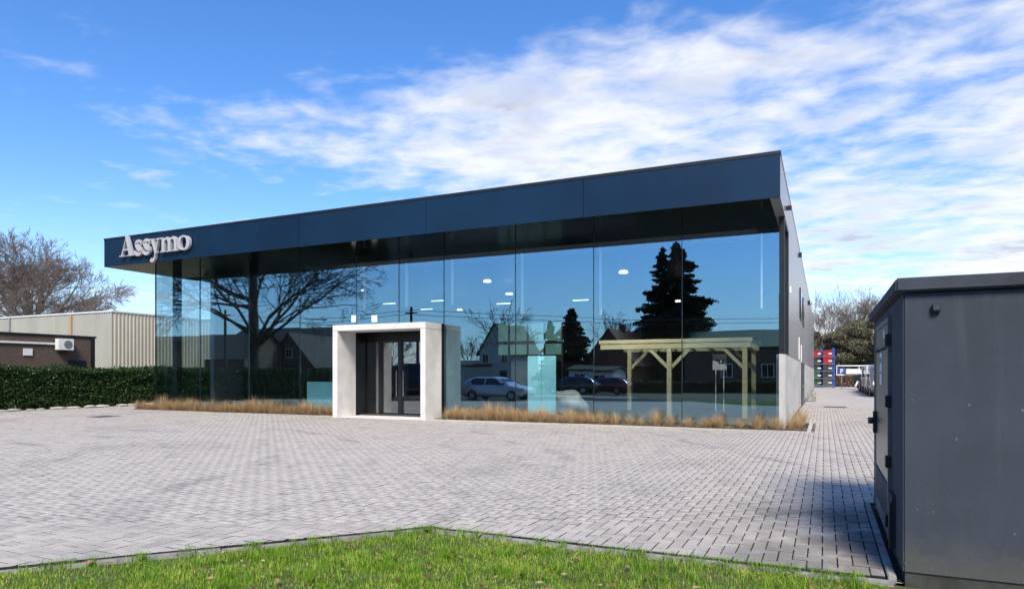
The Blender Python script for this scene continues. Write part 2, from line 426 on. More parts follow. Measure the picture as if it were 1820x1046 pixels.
# pavers cut along the lawn edge
def clip(poly, nx, ny, c):
    out = []
    for k in range(len(poly)):
        p, q = poly[k], poly[(k + 1) % len(poly)]
        a, b = p[0] * nx + p[1] * ny - c, q[0] * nx + q[1] * ny - c
        if a >= 0: out.append(p)
        if a * b < 0: s_ = a / (a - b); out.append((p[0] + (q[0] - p[0]) * s_, p[1] + (q[1] - p[1]) * s_))
    return out
cv, cf, ct = [], [], []
for i in np.where(cut)[0]:
    x0, y0, x1, y1 = REC[i] + np.array([1, 1, -1, -1]) * GAP / 2
    poly = [(x0, y0), (x1, y0), (x1, y1), (x0, y1)]
    # the paving is the union of two half-planes: cut by the one that the block straddles
    if byshed[i]: poly = clip(clip(poly, -1, 0, -.440), 0, 1, YB + .012)
    elif abs(sideB[i]) <= .16 and cxr[i] > LB[0] + .02: poly = clip(poly, 0, 1, YB + .012)
    else: poly = clip(poly, nrm.x, nrm.y, LB[0] * nrm.x + LB[1] * nrm.y + .012)
    if len(poly) < 3: continue
    ar = abs(sum(poly[k][0] * poly[(k + 1) % len(poly)][1] - poly[(k + 1) % len(poly)][0] * poly[k][1] for k in range(len(poly)))) / 2
    if ar < .0012: continue
    o = len(cv); m_ = len(poly); z = float(rng.normal(0, .001))
    cv += [(x, y, z) for x, y in poly] + [(x, y, -.03) for x, y in poly]
    fs = [tuple(o + k for k in range(m_))] + [(o + m_ + k, o + m_ + (k + 1) % m_, o + (k + 1) % m_, o + k) for k in range(m_)]
    cf += fs; ct += [float(rng.beta(2.2, 2.2))] * len(fs)
me = bpy.data.meshes.new('cut_paver_edge'); me.from_pydata(cv, [], cf)
at = me.attributes.new('tone', 'FLOAT', 'FACE'); at.data.foreach_set('value', np.array(ct, dtype=np.float32))
ce = tag(link('cut_paver_edge', me, PAV_F, paving), kind='stuff')
me.materials.append(M_sand)
for p_ in me.polygons: p_.material_index = 0 if abs(p_.normal.z) > .5 else 1
# sand under the built pavers
tag(sheet('joint_sand', [(-33.9, 0), (LC[0] - .1, LC[1]), (LB[0], YB + .03), (3.0, YB + .03), (3.0, 35.9), (-33.9, 35.9)], -.022, M_sand, paving), kind='stuff')
# edging blocks between paving and lawn
def kerb_run(p, q, length, wid, z0, z1, m, parent, name='kerb_block', gap=.006, side=1):
    p, q = Vector((*p, 0)), Vector((*q, 0)); L = (q - p).length; d = (q - p).normalized(); nn = Vector((-d.y, d.x, 0)) * side
    k = 0; s_ = 0.0
    proto = None
    while s_ < L - .05:
        e = min(length, L - s_) - gap
        if proto is None or e < length - gap - 1e-4:
            b = MB().box(0, e, 0, wid, z0, z1).build(name, m, parent, bevel=.006); me = b.data
            if proto is None: proto = me
        else:
            b = bpy.data.objects.new(name, proto); COL.objects.link(b); b.parent = parent
        a = p + d * s_ + (nn * 0)
        b.location = (a.x, a.y, float(rng.normal(0, .003))); b.rotation_euler = (0, 0, math.atan2(d.y, d.x) + float(rng.normal(0, .002)))
        if side < 0: b.location = (a.x + nn.x * wid, a.y + nn.y * wid, b.location.z)
        s_ += length
M_lawn = mat('lawn floor', (.05, .075, .018), .95, col2=(.085, .062, .032), vscale=5, bump=.6, bscale=40)
lawn = tag(sheet('lawn', lawn_poly, -.05, M_lawn), kind='structure')
kerb_run((LB[0] + .0, YB - .012), (.5, YB - .012), 1.0, .06, -.06, -.012, M_kerb, lawn, side=-1)
kerb_run((LB[0] - nrm.x * .012, LB[1] - nrm.y * .012), LC, 1.0, .06, -.06, -.012, M_kerb, lawn, side=1)

# ------------------------------------------------------------------ lawn grass
M_grass = leafmat('grass blade', (.065, .16, .010), (.205, .385, .022), (.54, .54, .11), .5, .35)
def blades(P0, H, lean, az, wid, segs=2):
    n = len(P0); dirx = np.stack([np.cos(az), np.sin(az), np.zeros(n)], 1); side = np.stack([-np.sin(az), np.cos(az), np.zeros(n)], 1)
    rows = []
    for k in range(segs + 1):
        t = k / segs
        c = P0 + dirx * (lean * H * t ** 1.7)[:, None] + np.array([0, 0, 1])[None] * (H * t * (1 - .25 * lean * t))[:, None]
        ww = wid * (1 - t ** 1.5) * .5
        if k < segs: rows += [c - side * ww[:, None], c + side * ww[:, None]]
        else: rows += [c]
    V = np.stack(rows, 1); m = V.shape[1]
    f = []
    for k in range(segs - 1):
        a = 2 * k; f += [(a, a + 1, a + 3), (a, a + 3, a + 2)]
    f += [(m - 3, m - 2, m - 1)]
    Fc = (np.arange(n)[:, None, None] * m + np.array(f)[None]).reshape(-1, 3)
    return V.reshape(-1, 3), Fc, len(f)
def in_lawn(x, y): return (y < YB - .07) & (((x - LB[0]) * nrm.x + (y - LB[1]) * nrm.y) < -.07) & ~((x > .44) & (y > 5.9))
NB = 330000
# dense where the camera looks, thinner round about
gx = np.concatenate([rng.uniform(-8, 4.5, NB), rng.uniform(-13, 13, 50000)])
gy = np.concatenate([rng.uniform(2.4, YB, NB), rng.uniform(-4.4, YB, 50000)])
ok = in_lawn(gx, gy); gx, gy = gx[ok], gy[ok]
def vnoise(x, y, s, seed):
    r = np.random.default_rng(seed); T = r.random((64, 64))
    X, Y = x * s + 100, y * s + 100; xi, yi = np.floor(X).astype(int), np.floor(Y).astype(int); fx, fy = X - xi, Y - yi
    fx, fy = fx * fx * (3 - 2 * fx), fy * fy * (3 - 2 * fy); g_ = lambda a, b: T[a % 64, b % 64]
    return (g_(xi, yi) * (1 - fx) + g_(xi + 1, yi) * fx) * (1 - fy) + (g_(xi, yi + 1) * (1 - fx) + g_(xi + 1, yi + 1) * fx) * fy
dens = .55 * vnoise(gx, gy, 2.3, 1) + .45 * vnoise(gx, gy, 6.5, 2)
ok = rng.random(len(gx)) < np.clip(.42 + 1.5 * (dens - .26), .18, 1); gx, gy, dens = gx[ok], gy[ok], dens[ok]
hn = vnoise(gx, gy, 4.2, 3)
H = (.024 + .038 * hn ** 1.5) * rng.uniform(.55, 1.35, len(gx))
V, Fc, k = blades(np.stack([gx, gy, np.full(len(gx), -.052)], 1), H, rng.uniform(.15, 1.1, len(gx)), rng.uniform(0, 6.283, len(gx)), rng.uniform(.0035, .008, len(gx)))
tn = np.clip(.38 * vnoise(gx, gy, 1.7, 5) + .38 * vnoise(gx, gy, 9.0, 6) + rng.normal(.08, .2, len(gx)), 0, 1)
tn = np.where(rng.random(len(gx)) < .05, 1.0, tn)
tag(arrays('lawn_grass', V, Fc, M_grass, lawn, np.repeat(tn, k)), kind='stuff')
# coarse tufts, also overhanging the edging
tx, ty = [], []
for _ in range(430):
    if _ < 90:
        s_ = random.Random(_).random(); t_ = random.Random(_ + 500).random()
        a_ = (LB[0] + (.45 - LB[0]) * t_, YB - .05) if s_ < .55 else (LB[0] + ddir.x * 4.4 * t_ - nrm.x * .05, LB[1] + ddir.y * 4.4 * t_ - nrm.y * .05)
    else: a_ = (rng.uniform(-7, 4), rng.uniform(3.6, YB - .1))
    m_ = int(rng.uniform(14, 46)); tx.append(rng.normal(a_[0], .035, m_)); ty.append(rng.normal(a_[1], .03, m_))
tx, ty = np.concatenate(tx), np.concatenate(ty)
ok = (ty < YB - .0) & (((tx - LB[0]) * nrm.x + (ty - LB[1]) * nrm.y) < -.0); tx, ty = tx[ok], ty[ok]
V, Fc, k = blades(np.stack([tx, ty, np.full(len(tx), -.05)], 1), rng.uniform(.05, .135, len(tx)), rng.uniform(.2, 1.0, len(tx)), rng.uniform(0, 6.283, len(tx)), rng.uniform(.004, .008, len(tx)), 3)
tag(arrays('grass_tuft', V, Fc, M_grass, lawn, np.repeat(np.clip(rng.normal(.42, .15, len(tx)), 0, 1), k)), kind='stuff')
# dead leaves lying in the grass
M_dead = leafmat('dead leaf', (.10, .05, .025), (.24, .13, .06), (.42, .31, .18), .8, .1)
nl = 480; lx, ly = rng.uniform(-7, 4, nl), rng.uniform(3.6, YB, nl); ok = in_lawn(lx, ly); lx, ly = lx[ok], ly[ok]; nl = len(lx)
az = rng.uniform(0, 6.283, nl); sz = rng.uniform(.018, .045, nl)
lv = []
for (a, b, c) in ((-1, 0, 0), (-.2, -.45, .2), (1, 0, .25), (-.2, .45, .3)):
    lv.append(np.stack([lx + sz * (a * np.cos(az) - b * np.sin(az)), ly + sz * (a * np.sin(az) + b * np.cos(az)), -.012 + sz * c * rng.uniform(.3, 1.6, nl) + rng.uniform(0, .015, nl)], 1))
tag(arrays('leaf_litter', np.stack(lv, 1).reshape(-1, 3), np.arange(nl * 4).reshape(-1, 4), M_dead, lawn, rng.random(nl)), kind='stuff')

# ------------------------------------------------------------------ showroom building
bld = thing('showroom_building', 'long flat-roofed showroom with dark blue fascia and reflective glass front', 'building', ((XL + XR) / 2, 50, 0))
BO = Vector(bld.location)
class BB(MB):                          # built in world coordinates, parented to the building
    def build(s, name, m, parent=None, **kw):
        s.v = [tuple(Vector(p) - s.org) for p in s.v]; return MB.build(s, name, m, parent, **kw)
def B(org=None):
    b = BB(); b.org = BO if org is None else org; return b
YB2 = 82.0
# fascia panels with open joints
joints = [XL] + [x_on(u, YF) for u in (343, 531, 757, 1037)] + [XR]
for a, b in zip(joints[:-1], joints[1:]):
    B().box(a + .006, b - .006, YF, YF + .05, ZS, ZT - .10).build('fascia_panel', M_navy, bld, bevel=.004)
B().box(XL + .01, XR - .01, YF + .052, YF + .30, ZS + .02, ZT - .12).build('fascia_backing', M_black, bld)
B().box(XL - .012, XR + .012, YF - .012, YF + .34, ZT - .096, ZT).build('coping', M_black, bld, bevel=.005)
B().box(XL - .01, XL + .04, YF + .054, YG + 3.2, ZS, ZT - .1).build('fascia_return', M_navy, bld)
B().box(XL - .012, XL + .3, YF + .342, YB2, ZT - .095, ZT).build('coping', M_black, bld)
B().box(XR - .3, XR + .012, YF + .342, YB2, ZT - .095, ZT).build('coping', M_metal, bld)
RY0, RY1, RX0_, RX1_ = 22.9, 24.9, -21.0, -2.0      # unseen roof opening, added to let daylight onto the showroom contents
for (a, b, c, d) in ((XL + .045, XR - .26, YF + .302, RY0), (XL + .045, XR - .26, RY1, YB2 - .05), (XL + .045, RX0_, RY0 + .001, RY1 - .001), (RX1_, XR - .26, RY0 + .001, RY1 - .001)):
    B().box(a, b, c, d, ZS + .08, ZS + .75).build('roof_deck', M_black, bld)
mt = bpy.data.materials.new('added opal roof light'); mt.use_nodes = True; tt = NT(mt.node_tree); tt.n.clear()  # diffusing sheet of the added opening, out of view from the camera
tl = tt.n.new('ShaderNodeBsdfTranslucent'); tl.inputs[0].default_value = (.8, .84, .82, 1); oo_ = tt.n.new('ShaderNodeOutputMaterial'); tt.l.new(tl.outputs[0], oo_.inputs[0])
for k in range(6):
    a = RX0_ + (RX1_ - RX0_) * k / 6; b = RX0_ + (RX1_ - RX0_) * (k + 1) / 6
    rl = sheet('added_roof_light', [(a + .02 - BO.x, RY0 - BO.y), (b - .02 - BO.x, RY0 - BO.y), (b - .02 - BO.x, RY1 - BO.y), (a + .02 - BO.x, RY1 - BO.y)], ZS + .78, mt, bld)
    B().box(b - .03, b + .03, RY0, RY1, ZS + .76, ZS + .84).build('added_roof_light_bar', M_black, bld)
# soffit boards
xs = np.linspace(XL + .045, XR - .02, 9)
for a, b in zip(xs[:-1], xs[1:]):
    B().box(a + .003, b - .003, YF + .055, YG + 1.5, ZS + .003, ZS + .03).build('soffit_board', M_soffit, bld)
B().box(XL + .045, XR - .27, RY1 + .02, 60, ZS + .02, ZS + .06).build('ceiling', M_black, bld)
# side wall facing the lane: cladding sheets over concrete plinth
ZP = 2.2
YS = 23.6
ys = [YS] + list(np.arange(YS + 4.4, YB2 - 2, 5.2)) + [YB2]
B().box(XR - .26, XR - .003, YF + .055, YS - .004, ZS - .0, ZT - .1).build('cladding_sheet', M_sidew, bld)
for a, b in zip(ys[:-1], ys[1:]):
    B().box(XR - .25, XR, a + .004, b - .004, ZP + .02, ZT - .1).build('cladding_sheet', M_sidew, bld, bevel=.004)
    B().box(XR - .245, XR + .01, a + .01, b - .01, 0, ZP).build('plinth_panel', M_plinth, bld, bevel=.008)
B().box(XR - .24, XR - .02, YS + .1, YB2 - .1, ZP - .01, ZP + .04).build('plinth_joint', M_black, bld)
B().box(XR + .012, XR + .035, YG + .1, YB2 - .02, .0, .07).build('base_channel', M_black, bld)
# glazed bay round the corner, concrete below
B().box(XR - .15, XR - .12, YG + .12, YS - .08, ZP + .02, ZS - .002).build('glass_pane', M_glass, bld)
B().box(XR - .20, XR - .002, YS - .075, YS - .003, ZP + .02, ZS - .002).build('end_trim', M_black, bld)
B().box(XR - .17, XR - .01, YG + .0, YG + .11, ZP + .02, ZS - .002).build('corner_post', M_black, bld)
B().box(XR - .16, XR - .01, YG + .115, YS - .08, ZS - .10, ZS - .004).build('end_trim', M_black, bld)
B().box(XR - .165, XR - .035, YG - .10, YG + .02, 0, ZP).build('plinth_panel', M_plinth, bld, bevel=.006)
B().box(XR - .24, XR + .008, YG + .05, YS - .006, 0, ZP).build('plinth_panel', M_plinth, bld, bevel=.006)
# openings in the side wall
def sidewin(u0, u1, v0, v1):
    ya, yb = y_on(u0, XR), y_on(u1, XR); z0, z1 = zv(v1, XR, (ya + yb) / 2), zv(v0, XR, (ya + yb) / 2)
    f = B().box(XR + .002, XR + .05, ya, yb, z0, z1).build('window', M_black, bld)
    p = MB(); p.box(XR + .053 - BO.x, XR + .06 - BO.x, ya + .07 - BO.y, yb - .07 - BO.y, z0 + .07, z1 - .07); p.build('pane', M_carglass, f)
sidewin(1421, 1423.3, 515, 568); sidewin(1426, 1428, 532, 580)
def sidebox(name, m, u, v, w_, h_, dx=.12):
    Y = y_on(u, XR); z = zv(v, XR, Y); B().box(XR + .003, XR + dx, Y - w_ / 2, Y + w_ / 2, z - h_ / 2, z + h_ / 2).build(name, m, bld, bevel=.01)
sidebox('wall_lamp', M_black, 1397, 370, .16, .12, .16); sidebox('wall_lamp', M_black, 1419.5, 453, .22, .2, .13); sidebox('wall_lamp', M_black, 1436, 538, .3, .3, .14)
sidebox('vent_grille', M_white, 1419.5, 619, .35, 1.0, .04); sidebox('vent_grille', M_white, 1423.5, 628, .45, .85, .04); sidebox('camera_dome', M_white, 1403, 515, .10, .22, .06)
Y0, Y1 = y_on(1423.5, XR), y_on(1428, XR)
dr = B().box(XR + .012, XR + .05, Y0, Y1, .06, 2.19).build('side_door', M_black, bld)
MB().box(XR + .052 - BO.x, XR + .1 - BO.x, Y0 + .2 - BO.y, Y0 + .35 - BO.y, 1.0, 1.08).build('handle', M_metal, dr)
# left wall, back wall, floor
XGL = x_on(276, YG)
B().box(XL + .02, XL + .3, YG + 3.2, YB2 - .3, 0, ZS + .3).build('side_wall', M_sidew, bld)
B().box(XL + .02, XR - .26, YB2 - .29, YB2 - .01, 0, ZT - .1).build('rear_wall', M_sidew, bld)
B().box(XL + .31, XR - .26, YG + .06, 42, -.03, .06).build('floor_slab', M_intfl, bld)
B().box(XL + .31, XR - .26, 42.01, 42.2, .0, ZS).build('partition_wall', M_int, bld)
# glass front: frameless panes with narrow black joints
seams = [276, 355, 442, 533, 633, 709, 789, 916, 1055, 1212, 1386]
SX = [x_on(u, YG) for u in seams]
for a, b in zip(SX[:-1], SX[1:]):
    gp = B().box(a + .012, b - .012, YG, YG + .028, 3.46 if -16.7 < (a + b) / 2 < -12.6 else .02, ZS + .0).build('glass_pane', M_glass, bld)
    k1, k2 = rng.normal(0, .0011), rng.normal(0, .0007)          # panes never stand perfectly true
    for v in gp.data.vertices: v.co.y += (v.co.x + BO.x - (a + b) / 2) * k1 + (v.co.z - 3.1) * k2
for x in SX[:-1]:
    B().box(x - .0115, x + .0115, YG - .004, YG + .05, 3.46 if -16 < x < -13 else .02, ZS).build('glazing_joint', M_black, bld)
for a, b in ((XGL - .05, x_on(591, 20.05)), (x_on(756, 20.05), XR - .17)):
    B().box(a, b, YG - .03, YG + .06, -.02, .018).build('glazing_sill', M_black, bld)
# glazed bay round the left corner
B().box(XGL - .014, XGL + .014, YG + .06, YG + 3.1, .02, ZS).build('glass_pane', M_glass, bld)
B().box(XGL - .02, XGL + .015, YG + .0, YG + .05, .02, ZS).build('glazing_joint', M_black, bld)
xcol = x_on(315, YG + .9)
B().box(xcol - .14, xcol + .14, YG + .76, YG + 1.04, .06, ZS).build('steel_column', M_black, bld)
# pale hanging fins behind the joints
for u in (649, 724, 805, 929, 1068, 1354):
    x = x_on(u, YG + .5)
    B().box(x - .025, x + .025, YG + .40, YG + .52, 3.6 if u > 900 else 4.2, ZS - .35).build('glass_fin', M_white, bld)

# lettering on the fascia: hand-drawn serif strokes, each letter one mesh
def cat(pts, n=6):
    P_ = [pts[0]] + list(pts) + [pts[-1]]; out = []
    for i in range(1, len(P_) - 2):
        for k in range(n):
            t = k / n; p0, p1, p2, p3 = P_[i - 1:i + 3]
            out.append(tuple(.5 * (2 * b + (c - a) * t + (2 * a - 5 * b + 4 * c - d) * t * t + (3 * b - a - 3 * c + d) * t ** 3) for a, b, c, d in zip(p0, p1, p2, p3)))
    return out + [tuple(pts[-1])]
class Letter:
    def __init__(s): s.polys = []
    def poly(s, *p): s.polys.append(list(p)); return s
    def stroke(s, pts):                # (x, z, width)
        c = cat(pts); L, R = [], []
        for i, (x, z, w_) in enumerate(c):
            dx = c[min(i + 1, len(c) - 1)][0] - c[max(i - 1, 0)][0]; dz = c[min(i + 1, len(c) - 1)][1] - c[max(i - 1, 0)][1]
            l = math.hypot(dx, dz) or 1; nx, nz = -dz / l * w_ / 2, dx / l * w_ / 2
            L.append((x + nx, z + nz)); R.append((x - nx, z - nz))
        s.polys.append(('strip', L, R)); return s
    def mesh(s, x0, x1, zb, sc_, yfront, th):
        mb = MB()
        for k, p in enumerate(s.polys):
            yf = yfront - .0012 * k
            tr = lambda q: (x0 + (x1 - x0) * q[0], zb + q[1] * sc_)
            if p[0] == 'strip':
                L, R = [tr(q) for q in p[1]], [tr(q) for q in p[2]]; o = len(mb.v); n_ = len(L)
                for y in (yf, yf + th):
                    mb.v += [(q[0], y, q[1]) for q in L] + [(q[0], y, q[1]) for q in R]
                for i in range(n_ - 1):
                    a, b, c, d = o + i, o + i + 1, o + n_ + i + 1, o + n_ + i
                    mb.f += [(a, b, c, d), (a + 2 * n_, d + 2 * n_, c + 2 * n_, b + 2 * n_), (a, a + 2 * n_, b + 2 * n_, b), (d, c, c + 2 * n_, d + 2 * n_)]
                mb.f += [(o, o + n_, o + 3 * n_, o + 2 * n_), (o + n_ - 1, o + 3 * n_ - 1, o + 4 * n_ - 1, o + 2 * n_ - 1)]
            else:
                mb.prism([tr(q) for q in p], yf, yf + th)
        return mb
LT = {}
# widths are fractions of the letter's own width; heights in units of cap height
LT['A'] = Letter().poly((.12, .03), (.20, .03), (.49, .97), (.44, .90)).poly((.40, 1.0), (.56, 1.0), (.93, .03), (.66, .03)).poly((.26, .28), (.70, .28), (.70, .35), (.27, .35)).poly((0, 0), (.33, 0), (.33, .055), (0, .055)).poly((.54, 0), (1, 0), (1, .055), (.54, .055))
def ess(): return Letter().stroke([(.88, .55, .10), (.70, .655, .14), (.42, .66, .15), (.24, .54, .24), (.42, .40, .32), (.66, .29, .32), (.82, .16, .24), (.62, .035, .15), (.32, .03, .14), (.10, .14, .10)]).poly((.83, .47), (.91, .47), (.93, .68), (.85, .68)).poly((.06, .02), (.14, .02), (.12, .24), (.05, .24))
LT['s'] = ess()
LT['y'] = Letter().poly((.14, .66), (.44, .66), (.68, .02), (.52, -.06)).poly((.80, .66), (.88, .66), (.50, -.26), (.42, -.22)).poly((0, .63), (.50, .63), (.50, .69), (0, .69)).poly((.66, .63), (1, .63), (1, .69), (.66, .69)).stroke([(.50, -.20, .12), (.36, -.33, .14), (.20, -.34, .17), (.13, -.27, .18)])
def stem(x, w_, top): return [(x, .02), (x + w_, .02), (x + w_, top), (x, top)]
LT['m'] = Letter().poly(*stem(.08, .155, .66)).poly(*stem(.425, .155, .50)).poly(*stem(.77, .155, .50)).stroke([(.20, .50, .05), (.30, .615, .09), (.42, .625, .13), (.502, .48, .152)]).stroke([(.55, .50, .05), (.65, .615, .09), (.77, .625, .13), (.847, .48, .152)])
LT['m'].poly((0, 0), (.29, 0), (.29, .05), (0, .05)).poly((.36, 0), (.64, 0), (.64, .05), (.36, .05)).poly((.70, 0), (1, 0), (1, .05), (.70, .05)).poly((0, .63), (.16, .63), (.16, .69), (0, .69))
LT['o'] = Letter().stroke([(.5 + .385 * math.cos(t), .335 + .31 * math.sin(t), .25 + .0 * t if abs(math.cos(t)) > .75 else (.17 if abs(math.cos(t)) > .4 else .085)) for t in np.linspace(math.pi / 2, math.pi / 2 + 2 * math.pi, 17)])
sign = thing('fascia_sign', 'raised pale serif lettering along the end of the dark blue fascia', 'sign', (-25, YF - .10, 6.57))
SO = Vector(sign.location)
for ch, u0, u1 in (('A', 214.3, 240), ('s', 240.2, 254.6), ('s', 254.4, 269.4), ('y', 267.5, 286.5), ('m', 286.8, 318.5), ('o', 317.2, 338.6)):
    mb = LT[ch].mesh(x_on(u0, YF - .1) - SO.x, x_on(u1, YF - .1) - SO.x, .0, .86, -.06, .115)
    mb.build('letter', M_letter, sign)
for k in range(4):
    MB().box(.0 + k * 1.1 - 1.9, .02 + k * 1.1 - 1.9, .056, .099, .12, .14).build('stand_off', M_metal, sign)

# ------------------------------------------------------------------ entrance: concrete portal and glazed vestibule
PY_0, PY_1 = 20.05, 21.15
PXa, PXb = x_on(591, PY_0), x_on(756, PY_0)
PXi, PXj = x_on(599.5, PY_0), x_on(747, PY_0)
ZL = zv(571.5, PXb, PY_0); ZLb = zv(582.5, PXb, PY_0)
portal = thing('entrance_portal', 'pale grey concrete portal frame round the glass entrance doors', 'portal', ((PXa + PXb) / 2, PY_0, 0))
po = Vector(portal.location)
for a, b in ((PXa, PXi), (PXj, PXb)):
    q = B(po); q.box(a, b, PY_0, PY_1, -.02, ZLb - .004).build('post', M_conc, portal, bevel=.008)
q = B(po); q.box(PXa, PXb, PY_0, PY_1, ZLb, ZL).build('lintel', M_conc, portal, bevel=.008)
q = B(po); q.box(PXi + .004, PXj - .004, PY_0 + .02, YG + .05, -.03, .012).build('threshold', M_conc, portal)
vest = thing('entrance_vestibule', 'black framed glass entrance lobby behind the concrete portal', 'entrance', ((PXi + PXj) / 2, 21.6, 0))
vo = Vector(vest.location)
VX0, VX1, VD, VE = PXi - .02, PXj - .06, 21.75, 23.4
q = B(vo); q.box(VX0, VX1, PY_1 + .01, VE - .02, ZL - .14, ZL - .02).build('roof', M_black, vest)
q = B(vo); q.box(VX0 + .09, VX1 - .09, VD, VD + .1, ZLb - .32, ZL - .145).build('head_panel', M_black, vest)
dxs = [VX0 + .02, x_on(641, VD), x_on(676, VD), x_on(711.5, VD), VX1 - .02]
for i, x in enumerate(dxs):
    ww = (.10, .10, .13, .13, .10)[i] / 2
    q = B(vo); q.box(x - ww, x + ww, VD - .012, VD + .11, .014, ZL - .145).build('post', M_black, vest)
ZD = ZLb - .33
for i in range(4):
    ww = (.10, .10, .13, .13, .10); a, b = dxs[i] + ww[i] / 2 + .004, dxs[i + 1] - ww[i + 1] / 2 - .004
    nm = 'door_leaf' if i >= 2 else 'side_light'
    q = B(vo); fr = 0.05 if i >= 2 else .03
    q.box(a, a + fr, VD + .01, VD + .07, .03, ZD); q.box(b - fr, b, VD + .01, VD + .07, .03, ZD)
    q.box(a + fr + .001, b - fr - .001, VD + .01, VD + .07, .03, .03 + fr * 1.6); q.box(a + fr + .001, b - fr - .001, VD + .01, VD + .07, ZD - fr, ZD)
    lf = q.build(nm, M_black, vest)
    q = B(vo); q.box(a + fr, b - fr, VD + .03, VD + .05, .03 + fr * 1.6, ZD - fr).build('pane', M_dglass, lf)
    if i >= 2:
        hx = b - .09 if i == 2 else a + .09
        q = B(vo); q.tube([(hx, VD - .04, .75), (hx, VD - .04, 1.75)], .014, 8); q.tube([(hx, VD - .04, .85), (hx, VD + .02, .85)], .01, 6); q.tube([(hx, VD - .04, 1.65), (hx, VD + .02, 1.65)], .01, 6)
        q.build('handle', M_metal, lf)
for x in (VX0 + .03, VX1 - .03):
    q = B(vo); q.box(x - .012, x + .012, VD + .12, VE - .06, .06, ZL - .15).build('side_pane', M_dglass, vest)
    q = B(vo); q.box(x - .03, x + .03, VE - .1, VE - .03, .0, ZL - .15).build('post', M_black, vest)
    q = B(vo); q.box(x - .028, x + .028, 22.5, 22.57, .0, ZL - .15).build('post', M_black, vest)
    q = B(vo); q.box(x - .026, x + .026, PY_1 + .02, VD - .02, .0, ZL - .15).build('side_panel', M_black, vest)
q = B(vo); q.box(VX0 + .06, VX1 - .06, VD + .12, VE - .03, .062, .075).build('floor_mat', M_intfl, vest)

# ------------------------------------------------------------------ planting bed and dry grass
bed = tag(sheet('planting_bed', [(BX0, BY0), (PXa - .02, BY0), (PXa - .02, YG - .04), (XGL - .1, YG - .04), (XGL - .1, YG + 1.2), (BX0, YG + 1.2)], -.012, M_soil), kind='structure')
sheet('soil', [(PXb + .02, BY0), (BX1, BY0), (BX1, YS + .5), (XR + .06, YS + .5), (XR + .06, YG - .11), (PXb + .02, YG - .11)], -.012, M_soil, bed)
M_steel = mat('weathered edging', (.035, .022, .016), .8, var=.4, vscale=8)
MB().box(BX0, PXa - .02, BY0 - .012, BY0, -.04, .03).build('steel_edging', M_steel, bed)
MB().box(PXb + .02, BX1, BY0 - .012, BY0, -.04, .03).build('steel_edging', M_steel, bed)
MB().box(BX1, BX1 + .012, BY0 - .012, YS + .5, -.04, .03).build('steel_edging', M_steel, bed)
kerb_run((BX0, BY0 - .13), (PXa - .01, BY0 - .13), 1.0, .11, -.05, .008, M_pale, bed)
kerb_run((PXb + .01, BY0 - .13), (BX1 + .13, BY0 - .13), 1.0, .11, -.05, .008, M_pale, bed)
kerb_run((BX1 + .125, BY0 - .01), (BX1 + .125, YS + .5), 1.0, .11, -.05, .008, M_pale, bed)
# low dead litter and gravel over the soil
ng = 6000; gx_, gy_ = rng.uniform(BX0, BX1, ng), rng.uniform(BY0 + .02, YG - .12, ng)
ok = ~((gx_ > PXa - .1) & (gx_ < PXb + .1)); gx_, gy_ = gx_[ok], gy_[ok]
V, Fc, k = blades(np.stack([gx_, gy_, np.full(len(gx_), -.015)], 1), rng.uniform(.06, .2, len(gx_)), rng.uniform(.5, 2.2, len(gx_)), rng.uniform(0, 6.283, len(gx_)), rng.uniform(.006, .014, len(gx_)), 3)
M_dry = leafmat('dry grass', (.29, .17, .08), (.55, .385, .205), (.73, .58, .37), .75, .35)
tag(arrays('grass_thatch', V, Fc, M_dry, bed, np.repeat(rng.random(len(gx_)), k)), kind='stuff')
tuft_me = []
for s_ in range(7):
    r = np.random.default_rng(100 + s_); n_ = 300
    rad = r.uniform(0, .13, n_) ** 1.0; th = r.uniform(0, 6.283, n_)
    P0 = np.stack([rad * np.cos(th), rad * np.sin(th), np.zeros(n_)], 1)
    V, Fc, k = blades(P0, r.uniform(.24, .62, n_) * (1.2 if s_ % 3 == 0 else 1), r.uniform(.1, 1.15, n_) * np.clip(rad / .07, .3, 1.3), th + r.normal(0, .5, n_), r.uniform(.005, .011, n_), 4)
    me = arrays('tuft_tmp', V, Fc, M_dry, None, np.repeat(np.clip(r.normal(.5, .25, n_), 0, 1), k))
    tuft_me.append(me.data); bpy.data.objects.remove(me)
spots = []
R_ = random.Random(4)
x = BX0 + .15
while x < BX1 - .1:
    spots.append((x + R_.uniform(-.05, .05), BY0 + .19 + R_.uniform(-.04, .05)))
    if R_.random() < .6: spots.append((x + R_.uniform(-.1, .2), BY0 + .42 + R_.uniform(-.04, .08)))
    x += R_.uniform(.20, .34) if x < PXb + 6 else R_.uniform(.34, .58)
for k in range(6): spots.append((BX1 - .25, BY0 + .5 + k * .42))
for (x, y) in spots:
    if PXa - .22 < x < PXb + .22: continue
    x = min(x, BX1 - .22)
    o = tag(bpy.data.objects.new('dry_grass_tuft', R_.choice(tuft_me)), None, 'grass tuft')
    COL.objects.link(o); left = x < PXa
    o['label'] = 'straw coloured dry grass tuft in the bed between hedge and concrete portal' if left else 'straw coloured dry grass tuft in the bed between concrete portal and lane'
    o['group'] = 'dry grass left of the portal' if left else 'dry grass right of the portal'
    k = R_.choice((.5, .66, .8, .9, 1.05)) * R_.uniform(.92, 1.08); o.scale = (k * R_.uniform(.9, 1.2), k * R_.uniform(.9, 1.2), k * R_.uniform(.85, 1.15)); o.rotation_euler = (R_.uniform(-.08, .08), R_.uniform(-.08, .08), R_.uniform(0, 6.28)); o.location = (x, y, -.012)

